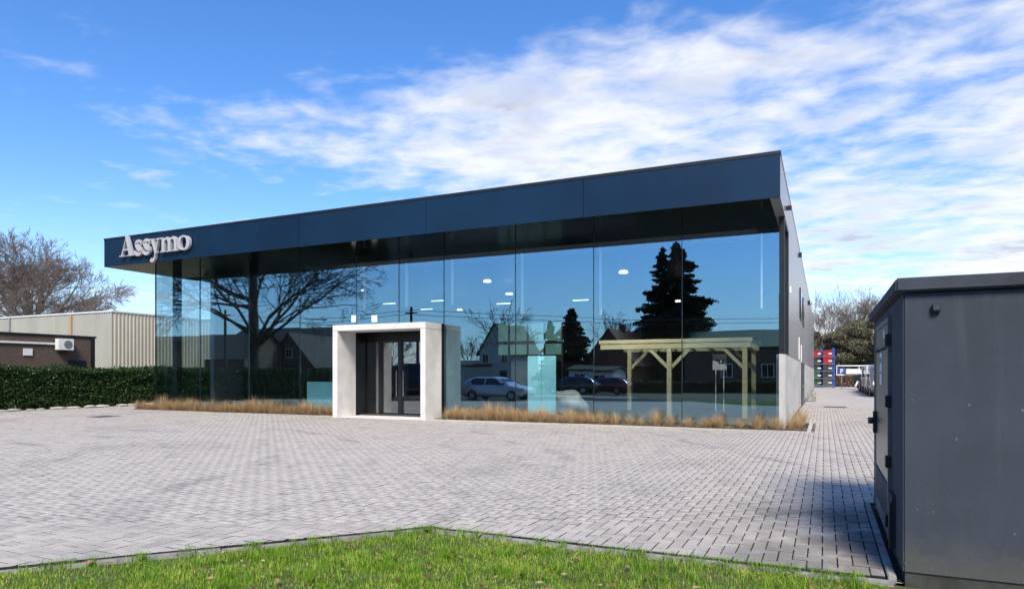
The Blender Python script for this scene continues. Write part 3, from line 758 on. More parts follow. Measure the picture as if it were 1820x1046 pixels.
# ------------------------------------------------------------------ manhole covers
M_iron = mat('cast iron', (.05, .05, .052), .6, .4, var=.4, vscale=8, bump=.5, bscale=60)
for (u, v, w_, l_) in ((183, 740, .9, .9), (1484, 723, 1.1, 1.1)):
    x, y = px(u, v)
    t_ = thing('manhole_cover', 'dark iron manhole cover in the paving near the hedge' if u < 900 else 'dark iron manhole cover in the lane beside the showroom', 'manhole', (x, y, 0))
    MB().box(-w_ / 2, w_ / 2, -l_ / 2, l_ / 2, -.02, .006).build('frame', M_kerb, t_)
    MB().box(-w_ / 2 + .07, w_ / 2 - .07, -l_ / 2 + .07, l_ / 2 - .07, -.01, .012).build('lid', M_iron, t_)

# ------------------------------------------------------------------ showroom contents
M_oak = mat('timber', (.42, .385, .235), .7, col2=(.33, .295, .17), vscale=3, bump=.3, bscale=20, stretch=(1, 1, 8))
pg = thing('timber_pergola', 'pale timber pergola with braced posts standing in the showroom', 'pergola', (-5, 26.2, .06))
def pt(u, Y): return x_on(u, Y)
GY0, GY1 = 24.9, 28.2
xa, xb, xm = pt(1077, GY0), pt(1337, GY0 + 1.0), pt(1190, GY0)
zt = 2.75
gl = lambda p: tuple(Vector(p) - Vector(pg.location))
posts = [(xm, GY0), (xb - .15, GY0), (xa + .05, GY1), (xb - .15, GY1)]
for (x, y) in posts:
    b = MB(); b.box(x - .085, x + .085, y - .085, y + .085, .06, zt - .2); b.v = [gl(p) for p in b.v]; b.build('post', M_oak, pg, bevel=.008)
    for sgn in (-1, 1):
        if (x + sgn * .8) > xb or (x + sgn * .8) < xa: continue
        b = MB(); b.bar((x, y, zt - .95), (x + sgn * .72, y, zt - .22), .09, .12); b.v = [gl(p) for p in b.v]; b.build('brace', M_oak, pg)
for y in (GY0, GY1):
    b = MB(); b.box(xa - .2, xb + .05, y - .08, y + .08, zt - .2, zt); b.v = [gl(p) for p in b.v]; b.build('beam', M_oak, pg, bevel=.006)
    b = MB(); b.box(xa - .25, xb + .1, y - .11, y + .11, zt + .01, zt + .15); b.v = [gl(p) for p in b.v]; b.build('beam', M_oak, pg, bevel=.006)
for k in range(9):
    x = xa + (xb - xa) * k / 8
    b = MB(); b.box(x - .04, x + .04, GY0 + .112, GY1 - .112, zt + .012, zt + .14); b.v = [gl(p) for p in b.v]; b.build('rafter', M_oak, pg)
M_mint = mat('mint board', (.28, .66, .76), .5, var=.08, vscale=1.5)
def board(name, label, u0, u1, v0, Y, parts=1, lean=0.0, zb=.06):
    a, b = x_on(u0, Y), x_on(u1, Y); z = zv(v0, (a + b) / 2, Y)
    t_ = thing(name, label, 'panel', ((a + b) / 2, Y, zb)); w_ = (b - a) / parts
    for k in range(parts):
        MB().box(-(b - a) / 2 + k * w_ + .006, -(b - a) / 2 + (k + 1) * w_ - .006, -.02, .03, 0, z - zb).build('board', M_mint, t_, bevel=.004)
    MB().box(-(b - a) / 2 + .05, (b - a) / 2 - .05, .035, .35, 0, .05).build('foot', M_metal, t_)
    t_.rotation_euler = (lean, 0, 0); return t_
board('display_panel', 'tall mint green double panel standing behind the glass front', 938, 988, 632, 24.0, 2)
board('counter_front', 'low mint green panel behind the glass beside the portal', 546, 600, 678, 23.4, 1)
# a pale boulder
bm = bmesh.new(); bmesh.ops.create_icosphere(bm, subdivisions=4, radius=1)
for v in bm.verts:
    c = v.co.copy(); k = 1 + .18 * math.sin(3.1 * c.x + 1) * math.cos(2.7 * c.y) + .12 * math.sin(5 * c.z + 2 * c.x)
    v.co = Vector((c.x * .75 * k, c.y * .5 * k, max(c.z, -.5) * .62 * k + .3 + .25 * max(0, -c.x)))
me = bpy.data.meshes.new('boulder'); bm.to_mesh(me); bm.free()
for p in me.polygons: p.use_smooth = True
bo = tag(link('boulder', me, mat('boulder stone', (.30, .33, .33), .85, var=.3, vscale=3, bump=.5, bscale=12)), 'rounded pale boulder on the showroom floor beside the mint panel', 'boulder')
bo.location = (x_on(1012, 24.6), 24.6, .06)
# office box at the back with green glazing
of = thing('office_gallery', 'black framed gallery with green glass panes inside the showroom', 'gallery', (x_on(945, 31), 31, .06))
oo = Vector(of.location)
M_green = mat('glowing green office glass', (.12, .24, .21), .15, var=.15, vscale=2, emit=((.25, .5, .45), .10))  # faint glow put into the panes, no lamp behind them
OX = [x_on(u, 31) for u in (884, 905, 938, 968, 1000)]
Zt_, Zm_, Zb_ = zv(574, OX[2], 31), zv(607, OX[2], 31), zv(630, OX[2], 31)
for a, b in zip(OX[:-1], OX[1:]):
    for z0, z1 in ((Zm_ + .04, Zt_), (Zb_, Zm_ - .12)):
        q = B(oo); q.box(a + .05, b - .05, 31, 31.03, z0, z1).build('pane', M_green, of)
    q = B(oo); q.box(b - .045, b + .045, 30.96, 31.06, .06, Zt_ + .1).build('post', M_black, of)
q = B(oo); q.box(OX[0], OX[-1], 30.95, 31.06, Zm_ - .11, Zm_ + .03).build('rail', M_black, of)
q = B(oo); q.box(OX[0], OX[-1], 30.95, 33.5, Zb_ - .32, Zb_ - .03).build('deck', M_black, of)
# lamps
M_lamp = mat('lamp glow', (.9, .9, .85), .5, emit=((1, .93, .80), 1.5))
M_tube = mat('tube glow', (.9, .9, .9), .5, emit=((.85, .95, 1), .9))
for i, (u, v, Y, r) in enumerate(((866, 501, 22.5, .15), (1108, 485, 22.6, .16), (646, 517, 28, .10), (905, 523, 32, .20), (817, 551, 36, .16), (1205, 536, 34, .14))):
    x = x_on(u, Y); z = zv(v, x, Y)
    t_ = thing('pendant_lamp', 'lit round pendant lamp hanging from the showroom ceiling', 'lamp', (x, Y, z), 0, 'round pendant lamps in the showroom')
    t_['label'] = ('large lit pendant lamp hanging close behind the glass beside the portal', 'large lit pendant lamp hanging close behind the glass above the pergola', 'tiny lit pendant lamp hanging above the concrete portal', 'lit pendant lamp hanging over the green glass gallery', 'small lit pendant lamp hanging deep inside behind the vestibule', 'small lit pendant lamp hanging deep inside behind the pergola')[i]
    MB().tube([(0, 0, 0), (0, 0, .03), (0, 0, .08)], [r * .96, r, r * .8], 20).build('diffuser', M_lamp, t_, smooth=False)
    pl = bpy.data.lights.new('lamp_light', 'SPOT'); pl.energy = 420 if i < 2 else 60; pl.color = (1, .94, .84); pl.shadow_soft_size = .06; pl.spot_size = math.radians(135); pl.spot_blend = .5
    plo = bpy.data.objects.new('lamp_light', pl); COL.objects.link(plo); plo.parent = t_; plo.location = (0, 0, -.1); plo.rotation_euler = (math.radians(28), 0, 0)
    MB().tube([(0, 0, .082), (0, 0, .16)], [r * .82, r * .3], 20).build('shade', M_black, t_)
    MB().tube([(0, 0, .16), (0, 0, ZS - z)], .008, 5).build('cord', M_black, t_)
for (u, v, Y) in ((692, 540, 33), (778, 535, 33), (758, 550, 36), (895, 540, 34), (1032, 534, 33)):
    x = x_on(u, Y); z = zv(v, x, Y)
    t_ = thing('tube_lamp', 'lit slim tube lamp hanging in the showroom', 'lamp', (x, Y, z), 0, 'tube lamps in the showroom')
    MB().box(-.42, .42, -.03, .03, 0, .05).build('tube', M_tube, t_); MB().box(-.42, .42, -.04, .04, .051, .09).build('housing', M_black, t_)
    MB().tube([(0, 0, .09), (0, 0, ZS - z)], .006, 4).build('cord', M_black, t_)
for u in (629, 665):
    Y = 26.5; x = x_on(u, Y); z = zv(566, x, Y)
    t_ = thing('lit_sign_panel', 'small lit white square panel hanging above the entrance', 'light panel', (x, Y, z), 0, 'square light panels above the entrance')
    MB().box(-.15, .15, 0, .03, -.16, .16).build('face', M_tube, t_); MB().tube([(0, .02, .16), (0, .02, ZS - z)], .006, 4).build('cord', M_black, t_)
# poster on a stand under the pergola, dark curtain on the left
t_ = thing('poster_stand', 'white poster with grey scribble on a stand beneath the pergola', 'poster', (x_on(1279, 29), 29, .06))
zz = zv(644, t_.location.x, 29)
ps = MB().box(-.28, .28, 0, .02, zz - .36, zz + .30).build('poster', M_white, t_)
MB().stroke if False else None
mk = MB()
for k in range(14):
    a = k * .45; mk.bar((-.16 + .024 * k, -.006, zz - .03 + .1 * math.sin(a)), (-.16 + .024 * (k + 1), -.006, zz - .03 + .1 * math.sin(a + 1.9)), .006, .03)
mk.build('scribble', M_black, ps)
for x in (-.16, .16): MB().box(x - .02, x + .02, .02, .06, 0, zz - .36).build('leg', M_white, t_)
M_curt = mat('curtain cloth', (.06, .052, .035), .9, var=.4, vscale=3)
cur = MB(); nC = 160; x0c, x1c = SX[0] + .4, SX[2] + 1.2
for i in range(nC):
    x = x0c + (x1c - x0c) * i / (nC - 1); y = 26.2 + .07 * math.sin(i * .9) + .03 * math.sin(i * 2.3)
    cur.v += [(x, y, .07), (x, y, 4.0)]
cur.f = [(2 * i, 2 * i + 2, 2 * i + 3, 2 * i + 1) for i in range(nC - 1)]
tag(cur.build('curtain', M_curt, None, smooth=True), 'dark pleated curtain behind the glass at the hedge end', 'curtain')

# ------------------------------------------------------------------ transformer cabin
SX0, SY0, SX1, SY1 = .556, 6.02, 3.9, 9.37
cab = thing('transformer_cabin', 'dark slate rendered utility cabin with overhanging flat roof slab', 'cabin', (SX0, SY0, 0))
co = Vector(cab.location)
def C(): return B(co)
def weather(m):
    t = NT(m.node_tree); b_ = t.n['Principled BSDF']; src = b_.inputs['Base Color'].links[0].from_socket
    geo = t.n.new('ShaderNodeNewGeometry'); sp_ = t.n.new('ShaderNodeSeparateXYZ'); t.l.new(geo.outputs['Position'], sp_.inputs[0])
    mp = t.n.new('ShaderNodeMapping'); t.l.new(geo.outputs['Position'], mp.inputs[0]); mp.inputs['Scale'].default_value = (1, 1, .07)
    c = t.mix(t.sstep(t.noise(mp.outputs[0], 9, 5, .65), .52, .78, 0, .45), src, (.075, .082, .095))
    spl = t.math('ADD', sp_.outputs[2], t.math('MULTIPLY', t.noise(geo.outputs['Position'], 7, 5, .65), -.5))
    c = t.mix(t.sstep(spl, -.20, .16, .7, 0), c, (.085, .085, .070))
    t.l.new(c, b_.inputs['Base Color'])
weather(M_shed)
C().box(SX0, SX1, SY0, SY1, .06, 2.235).build('wall', M_shed, cab, bevel=.012)
C().box(SX0 + .015, SX1 - .015, SY0 + .015, SY1 - .015, -.06, .062).build('plinth', mat('damp plinth', (.05, .052, .045), .9, var=.5, vscale=5), cab)
b = C(); b.box(SX0 - .055, SX1 + .055, SY0 - .055, SY1 + .055, 2.237, 2.345); b.build('roof_slab', M_shedroof, cab, bevel=.014)
XF = SX0
dA, dB = y_on(1584, XF), y_on(1561, XF)
M_dframe = mat('door frame metal', (.17, .18, .19), .42, .45, var=.2, vscale=5)
M_dleaf = mat('door leaf metal', (.20, .20, .205), .32, .6, var=.2, vscale=1.2)
ztop = 2.13
fr = C().box(XF - .028, XF - .002, dA, dA + .05, .09, ztop).box(XF - .028, XF - .002, dB - .05, dB, .09, ztop).box(XF - .028, XF - .002, dA + .051, dB - .051, ztop - .05, ztop).build('door_frame', M_dframe, cab)
lf = C().box(XF - .024, XF - .003, dA + .06, dB - .06, .60, 1.84).build('door', M_dleaf, cab, bevel=.004)
C().box(XF - .024, XF - .003, dA + .06, dB - .06, 1.87, ztop - .055).build('transom_panel', M_dleaf, cab, bevel=.004)
C().box(XF - .024, XF - .003, dA + .06, dB - .06, .10, .24).build('kick_plate', M_dleaf, cab, bevel=.004)
for k in range(11):
    z = .255 + k * .031
    q = C(); q.bar((XF - .016, dA + .06, z), (XF - .016, dB - .06, z), .03, .008); q.build('louvre_slat', M_dframe, lf)
C().box(XF - .008, XF - .003, dA + .06, dB - .06, .245, .595).build('louvre_back', M_black, cab)
for v in (604, 713, 820, 925):
    z = zv(v, XF, dA); C().box(XF - .05, XF - .001, dA - .035, dA + .045, z - .055, z + .055).build('hinge', M_black, cab, bevel=.006)
zh = zv(748, XF, dB)
q = C(); q.box(XF - .06, XF - .0245, dB - .17, dB - .07, zh - .12, zh + .12); q.box(XF - .11, XF - .06, dB - .14, dB - .10, zh - .02, zh + .05); q.box(XF - .11, XF - .08, dB - .30, dB - .02, zh + .0, zh + .035)
q.build('handle', M_black, lf, bevel=.004)
ys_ = y_on(1571, XF)
za, zb_ = zv(627, XF, ys_), zv(683, XF, ys_)
nt = C().box(XF - .03, XF - .0245, ys_ - .12, ys_ + .12, zb_, za).build('notice', M_white, cab)
q = C(); q.box(XF - .0325, XF - .0305, ys_ - .06, ys_ + .06, za - .10, za - .05)
q.build('print', mat('notice ink', (.03, .10, .30), .6), nt)
q = C(); q.box(XF - .0325, XF - .0305, ys_ - .07, ys_ + .07, (za + zb_) / 2 - .05, (za + zb_) / 2 - .03); q.build('print', M_black, nt)
y_ = y_on(1577, XF); C().box(XF - .03, XF - .0245, y_ - .07, y_ + .07, 1.95, 2.03).build('number_tag', M_white, cab)
# cable hatch beside the door, lamp on the end wall
ya, yb = y_on(1592, XF), y_on(1585.5, XF)
ht = C().box(XF - .03, XF - .002, ya, yb, .10, .56).build('cable_hatch', M_shedroof, cab, bevel=.004)
C().box(XF - .05, XF - .031, ya - .01, ya + .05, .10, .50).build('hatch_edge', M_black, ht)
lx_ = x_on(1663, SY0); lz = zv(549, lx_, SY0)
lm = C().box(lx_ - .03, lx_ + .03, SY0 - .035, SY0 - .002, lz - .025, lz + .035).build('wall_lamp', M_black, cab, bevel=.006)
C().box(lx_ - .022, lx_ + .022, SY0 - .05, SY0 - .036, lz - .01, lz + .03).build('lens', M_carglass, lm)
# chips in the render on the end wall
M_chip = mat('bare render', (.10, .11, .125), .9, var=.3, vscale=40)
for (u, v, r) in ((1602 + 20, 711, .009), (1722, 720, .012), (1700, 780, .012), (1630, 905, .010), (1658, 910, .010), (1803, 948, .014), (1818, 728, .013), (1655, 1010, .009), (1606, 985, .006), (1607, 1000, .006)):
    x = x_on(u, SY0); z = zv(v, x, SY0); q = C(); R2_ = random.Random(u)
    pl = [(x + r * R2_.uniform(.5, 1.1) * math.cos(a), z + r * R2_.uniform(.6, 1.4) * math.sin(a)) for a in np.linspace(0, 5.6, 8)]
    q.prism(pl, SY0 - .0025, SY0 - .0003); q.build('chip', M_chip, cab)
# concrete edging round the cabin foot
kerb_run((SX0 - .10, YB + .0), (SX0 - .10, SY1 + .05), .8, .06, -.05, .012, M_kerb, lawn, side=-1)

# ------------------------------------------------------------------ vegetation builders
def skeleton(seed, H, r0, trunk_h, n_main, levels, spread, up, wig, kids=(5, 5, 4, 3), ang=(30, 60), lenf=.62, lead=False, droop=0.0):
    R = random.Random(seed); out = []
    def grow(p, d, L, r, lev):
        ns = (6, 5, 4, 3, 3, 2)[min(lev, 5)]; pts, rad = [p.copy()], [r]
        for i in range(ns):
            d = d + Vector((R.gauss(0, wig), R.gauss(0, wig), R.gauss(0, wig * .7) + up * (1 if lev < 3 else -droop)))
            d.normalize(); p = p + d * (L / ns); pts.append(p.copy()); rad.append(r * (1 - .62 * (i + 1) / ns))
        out.append((lev, pts, rad))
        if lev >= levels: return
        nk = kids[min(lev, len(kids) - 1)]; nk = max(2, int(nk + R.uniform(-1, 1.4)))
        for k in range(nk):
            t = .3 + .7 * (k + R.random()) / nk; i = min(int(t * ns), ns - 1); f = t * ns - i
            q = pts[i].lerp(pts[i + 1], f); rr = (rad[i] * (1 - f) + rad[i + 1] * f) * R.uniform(.5, .72)
            dd = (pts[i + 1] - pts[i]).normalized(); ax = dd.orthogonal().normalized(); ax.rotate(Matrix.Rotation(R.uniform(0, 6.283), 3, dd))
            d2 = dd.copy(); d2.rotate(Matrix.Rotation(math.radians(R.uniform(*ang)), 3, ax))
            grow(q, d2, L * lenf * R.uniform(.75, 1.2) * (1.15 - .4 * t), max(rr, .006), lev + 1)
    tp = [Vector((0, 0, 0))]; tr = [r0 * 1.25]
    for i in range(5):
        tp.append(Vector((R.gauss(0, .02 * trunk_h), R.gauss(0, .02 * trunk_h), trunk_h * (i + 1) / 5))); tr.append(r0 * (1.02 - .05 * i))
    if lead:
        for i in range(5):
            tp.append(tp[-1] + Vector((R.gauss(0, .12), R.gauss(0, .12), (H - trunk_h) * .17))); tr.append(r0 * (.75 - .13 * i))
    trunk = (tp, tr)
    base = trunk_h
    for k in range(n_main):
        a = 6.283 * k / n_main + R.uniform(-.4, .4); e = math.radians(R.uniform(*spread))
        d = Vector((math.cos(a) * math.cos(e), math.sin(a) * math.cos(e), math.sin(e)))
        if lead:
            i = 4 + int(5 * (k / n_main)); p = tp[min(i, len(tp) - 1)] - Vector((0, 0, R.uniform(0, .9))); r = tr[min(i, len(tr) - 1)] * .36; L = (H - p.z) * .42 + 2.6
        else: p = tp[-1] - Vector((0, 0, R.uniform(0, .22) * trunk_h)); r = r0 * R.uniform(.28, .46); L = (H - base) * .62 * R.uniform(.85, 1.1)
        grow(p, d, L, r, 1)
    return trunk, out
def bare_tree(name, label, loc, group=None, rz=0.0, trunk_mat=None, twig_mat=None, minr=0.0, **kw):
    tr, br = skeleton(**kw)
    t_ = thing(name, label, 'tree', loc, rz, group)
    MB().tube(tr[0], tr[1], 10).build('trunk', trunk_mat or M_bark, t_, smooth=True)
    V, Fq = [], []; 
    b = MB()
    for lev, pts, rad in br:
        b.tube(pts, [max(r, minr) for r in rad], (7, 6, 5, 3, 3, 3)[min(lev, 5)], cap=False)
    me = bpy.data.meshes.new('crown'); me.from_pydata(b.v, [], b.f)
    me.polygons.foreach_set('use_smooth', np.ones(len(me.polygons), dtype=bool))
    link('crown', me, twig_mat or M_twig, t_)
    return t_
def leaf_cloud(n, pts_fn, size, seed, flat=.0, norm=None):
    r = np.random.default_rng(seed); P0 = pts_fn(r, n); n = len(P0)
    d1 = r.normal(size=(n, 3)); d1 /= np.linalg.norm(d1, axis=1)[:, None]
    d2 = r.normal(size=(n, 3)); d2 -= d1 * (d1 * d2).sum(1)[:, None]; d2 /= np.linalg.norm(d2, axis=1)[:, None]
    s_ = r.uniform(.6, 1.3, n)[:, None] * size
    V = np.stack([P0 - d1 * s_, P0 - d2 * s_ * .5, P0 + d1 * s_, P0 + d2 * s_ * .5], 1)
    return V.reshape(-1, 3), np.arange(n * 4).reshape(-1, 4), np.clip(r.normal(.45, .25, n), 0, 1)
M_hedge = leafmat('hedge leaf', (.012, .030, .007), (.028, .062, .014), (.07, .12, .035), .45, .15)
M_conif = leafmat('conifer needle', (.006, .014, .008), (.014, .030, .016), (.03, .055, .028), .6, .05)
M_pine = leafmat('pine needle', (.085, .080, .046), (.15, .135, .082), (.24, .205, .135), .7, .1)
M_rus = leafmat('russet leaf', (.12, .055, .025), (.24, .13, .06), (.36, .23, .12), .8, .2)
def conifer(seed, H, R0, n, size, ragged=.25, base=.06):
    R = np.random.default_rng(seed); b = MB(); pts = []
    nb = 240
    for i in range(nb):
        t = base + (1 - base) * (i / nb) ** .85; z = t * H; L = R0 * (1 - t) ** .8 * R.uniform(1 - ragged * 1.6, 1 + ragged) + .15; a = R.uniform(0, 6.283)
        e = np.array([math.cos(a) * L, math.sin(a) * L, L * R.uniform(-.38, .16)]); o = np.array([0, 0, z])
        b.tube([tuple(o), tuple(o + e)], [.05 * (1 - t) + .012, .01], 3, cap=False)
        m = int(n / nb * (.35 + 1.5 * (1 - t))); s_ = R.random(m) ** .6
        q = o + e * s_[:, None] + R.normal(0, 1, (m, 3)) * np.array([.16, .16, .10]) * (L * .5 + .3) * (.5 + .6 * (1 - s_))[:, None]
        pts.append(q)
    return b, leaf_cloud(0, lambda r, k: np.concatenate(pts), size, seed)
def conifer_tree(name, label, loc, seed, H, R0, n, size, group=None, ragged=.25, m=None, rz=0.0, base=.06):
    t_ = thing(name, label, 'tree', loc, rz, group)
    br, (V, Fc, tn) = conifer(seed, H, R0, n, size, ragged, base)
    MB().tube([(0, 0, 0), (.05, 0, H * .5), (0, .05, H * .98)], [H * .022, H * .014, .02], 8).build('trunk', M_bark, t_, smooth=True)
    c = arrays('crown', V, Fc, m or M_conif, t_, tn)
    me = bpy.data.meshes.new('branch'); me.from_pydata(br.v, [], br.f); link('branch', me, M_bark, c)
    return t_

# ------------------------------------------------------------------ hedge on the left boundary
HX, HY0, HY1, HH = -33.1, -3.0, 47.0, 1.88
hedge = thing('boundary_hedge', 'long clipped dark green hedge along the paving edge', 'hedge', (HX, 20, 0))
def hedge_pts(length_y0, length_y1, xw, h, top_jit=.10):
    def fn(r, n):
        y = r.uniform(length_y0, length_y1, n); s_ = r.random(n); top = h + top_jit * (vnoise(y, y * 0, .9, 11) - .5) * 2
        face = r.random(n)
        bulge = .14 * (vnoise(y, s_ * 6, .8, 12) - .5) * 2
        x = np.where(face < .62, xw / 2 + bulge, np.where(face < .75, -xw / 2 - bulge, r.uniform(-xw / 2, xw / 2, n)))
        z = np.where(face < .75, s_ * top, top + r.normal(0, .05, n))
        return np.stack([x + r.normal(0, .06, n), y, np.maximum(z + r.normal(0, .03, n), .02)], 1)
    return fn
V, Fc, tn = leaf_cloud(95000, hedge_pts(HY0 - 20, 36 - 20, 1.3, HH), .062, 21)
arrays('foliage', V, Fc, M_hedge, hedge, tn)
V, Fc, tn = leaf_cloud(16000, hedge_pts(36 - 20, HY1 - 20, 1.3, HH), .11, 22)
arrays('foliage', V, Fc, M_hedge, hedge, tn)
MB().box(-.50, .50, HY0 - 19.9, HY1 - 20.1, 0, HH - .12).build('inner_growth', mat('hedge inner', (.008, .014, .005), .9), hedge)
# pale stones at the hedge foot
M_stone = mat('pale stone', (.48, .46, .43), .85, var=.3, vscale=6, bump=.5, bscale=25, objrand=.15)
R_ = random.Random(9); stone_me = []
for k in range(3):
    bm = bmesh.new(); bmesh.ops.create_icosphere(bm, subdivisions=2, radius=1)
    for v in bm.verts: v.co = Vector((v.co.x * .5, v.co.y, v.co.z * .28)) * R_.uniform(.82, 1.1)
    me = bpy.data.meshes.new('stone'); bm.to_mesh(me); bm.free(); me.materials.append(M_stone); stone_me.append(me)
y = 15.6
while y < 24.4:
    o = tag(bpy.data.objects.new('stone', R_.choice(stone_me)), 'flat pale stone lying at the foot of the clipped hedge', 'stone', 'stones along the hedge foot'); COL.objects.link(o)
    k = R_.uniform(.16, .42); o.scale = (k, k, k * .8); o.location = (HX + 1.0 + R_.uniform(-.12, .12), y, k * .12); o.rotation_euler = (0, 0, R_.uniform(-.4, .4)); y += k * R_.uniform(1.4, 3.6)

# ------------------------------------------------------------------ neighbouring warehouse and brick annex
WC = unproj(200, 55); WX, WY = WC
WZ = zv(553.5, WX, WY)
wh = thing('metal_warehouse', 'cream corrugated metal warehouse behind the hedge', 'warehouse', (WX, WY, 0))
M_corr = mat('cream cladding', (.52, .485, .39), .55, .1, var=.14, vscale=.5, stretch=(1, 1, .4))
M_corr_shade = mat('shaded cream cladding', (.42, .41, .35), .55, .1, var=.14, vscale=.5, stretch=(1, 1, .4))  # same cladding, greyer: shade on the front face put into the colour
def corrug(p0, p1, z0, z1, nrm_, pitch, amp, name, m, parent):
    p0, p1 = Vector((*p0, 0)), Vector((*p1, 0)); L = (p1 - p0).length; d = (p1 - p0) / L; nn = Vector((*nrm_, 0)); b = MB(); k = int(L / pitch); prof = []
    for i in range(k):
        for f, a in ((0, 0), (.45, 0), (.55, 1), (.90, 1)): prof.append((pitch * (i + f), a))
    prof.append((k * pitch, 0))
    for s_, a in prof:
        q = p0 + d * s_ + nn * amp * a; b.v += [(q.x, q.y, z0), (q.x, q.y, z1)]
    b.f = [(2 * i, 2 * i + 2, 2 * i + 3, 2 * i + 1) for i in range(len(prof) - 1)]
    return b.build(name, m, parent)
corrug((0, 0), (0, 34), .0, WZ, (1, 0), .33, .05, 'cladding', M_corr, wh)
corrug((-40, 0), (0, 0), .0, WZ, (0, -1), .33, .05, 'cladding', M_corr_shade, wh)
MB().box(-40, -.02, .02, 34, .0, WZ - .1).build('core', M_int, wh)
MB().box(-40.1, .09, -.09, 34.1, WZ - .02, WZ + .10).build('roof_trim', M_white, wh)
MB().box(.07, .11, 9.0, 14.0, 1.2, 3.0).build('window_band', M_black, wh)
MB().tube([(-5.2, -.14, WZ), (-5.2, -.14, 0)], .10, 8).build('downpipe', mat('tan pipe', (.42, .30, .16), .6), wh)
MB().tube([(-14, -.14, WZ), (-14, -.14, 0)], .06, 8).build('downpipe', M_metal, wh)
AX = -45.0; AY1 = y_on(169, AX); AZ = zv(592, AX, y_on(2, AX))
ann = thing('brick_annex', 'low dark brick annex with flat roof in front of the warehouse', 'building', (AX, AY1, 0))
def brickmat(name, c1, c2, mort, s_=1.0):
    m = bpy.data.materials.new(name); m.use_nodes = True; t = NT(m.node_tree); b = t.n['Principled BSDF']
    geo = t.n.new('ShaderNodeTexCoord'); sp_ = t.n.new('ShaderNodeSeparateXYZ'); t.l.new(geo.outputs['Object'], sp_.inputs[0])
    br = t.n.new('ShaderNodeTexBrick'); t.l.new(t.xyz(t.math('ADD', sp_.outputs[0], sp_.outputs[1]), sp_.outputs[2], 0.0), br.inputs['Vector'])
    br.inputs['Scale'].default_value = s_; br.inputs['Brick Width'].default_value = .22; br.inputs['Row Height'].default_value = .075; br.inputs['Mortar Size'].default_value = .008
    br.inputs['Color1'].default_value = (*c1, 1); br.inputs['Color2'].default_value = (*c2, 1); br.inputs['Mortar'].default_value = (*mort, 1)
    t.l.new(t.mix(t.sstep(t.noise(geo.outputs['Object'], .8, 5, .6), .4, .7, 0, .4), br.outputs[0], tuple(x * .6 for x in c1)), b.inputs['Base Color']); b.inputs['Roughness'].default_value = .9
    MATS[name] = m; return m
M_brick = brickmat('dark brick', (.085, .055, .045), (.12, .08, .065), (.10, .09, .08))
MB().box(-16, 0, -24, 0, 0, AZ - .02).build('wall', M_brick, ann)
MB().box(-16.1, .06, -24.1, .06, AZ - .015, AZ + .10).build('roof_edge', M_black, ann)
ya_ = lambda u: y_on(u, AX) - AY1
za_ = lambda v, u: zv(v, AX, y_on(u, AX))
MB().box(.003, .10, -14, ya_(96), za_(609, 60) - .06, za_(609, 60) + .06).build('gutter', M_white, ann)
MB().box(.003, .06, ya_(121), ya_(152), .4, za_(640, 135)).build('window', M_carglass, ann)
MB().box(.003, .10, -.30, -.12, 0, AZ - .03).build('downpipe', M_black, ann)
z_ = za_(625, 48); MB().box(.003, .06, ya_(41), ya_(57), z_ - .22, z_ + .22).build('vent', M_white, ann)
ac = thing('air_conditioner', 'white outdoor air conditioning unit mounted on the brick annex', 'air conditioner', (AX + .05, y_on(110, AX), za_(622, 110)))
wa = (y_on(125, AX) - y_on(96, AX)) / 2 * .95; ha = za_(602, 110) - za_(622, 110)
MB().box(.04, .42, -wa, wa, 0, ha).build('casing', M_white, ac, bevel=.02)
MB().cyl((.42, .12, ha / 2), ha * .36, .015, 20, 'x').build('fan_grille', M_metal, ac)
for y_ in (-wa * .7, wa * .7): MB().box(-.045, .4, y_ - .02, y_ + .02, -.05, -.002).build('bracket', M_metal, ac)

# tall bare tree behind the warehouse
x_, y_ = unproj(58, 82)
bare_tree('bare_beech', 'wide bare winter tree rising behind the cream warehouse', (x_, y_, 0), trunk_mat=M_barkp, twig_mat=M_twig, minr=.017,
          seed=5, H=20.0, r0=.55, trunk_h=8.0, n_main=18, levels=5, spread=(10, 86), up=.02, wig=.11, kids=(6, 7, 6, 6, 4), ang=(20, 50), lenf=.60, droop=.08)

# ------------------------------------------------------------------ far end of the lane
RX0, RY = -1.15, 93.0
rk = thing('storage_rack', 'blue steel cantilever rack holding coloured crates at the lane end', 'rack', (0, RY, 0))
M_blue = mat('blue steel', (.02, .08, .32), .5, var=.2, vscale=3)
rux = x_on(1460, RY)
M_redc = mat('red crate', (.35, .012, .015), .5, var=.2, vscale=3); M_greenc = mat('green crate', (.015, .12, .05), .5, var=.2, vscale=3)
M_darkc = mat('dark crate', (.03, .032, .04), .6, var=.3, vscale=3); M_olive = mat('olive crate', (.08, .08, .05), .7, var=.4, vscale=2)
for x in (RX0 - 1.6, rux, rux + 1.38):
    MB().box(x - .15, x + .15, -.15, .15, 0, 4.9).build('upright', M_blue, rk); MB().box(x - .15, x + .15, -1.1, .9, 0, .18).build('foot', M_blue, rk)
zl = [.25, 1.15, 2.05, 2.95, 3.85]
for z in zl:
    MB().box(RX0 - 1.7, rux + 1.45, -.20, -.16, z - .1, z - .01).build('shelf_beam', M_blue, rk)
    MB().box(RX0 - 1.7, rux + 1.45, -1.0, -.95, z - .06, z - .01).build('shelf_beam', M_metal, rk)
    for x in (RX0 - 1.6, rux, rux + 1.38): MB().box(x - .05, x + .05, -1.0, -.151, z - .1, z - .061).build('arm', M_blue, rk)
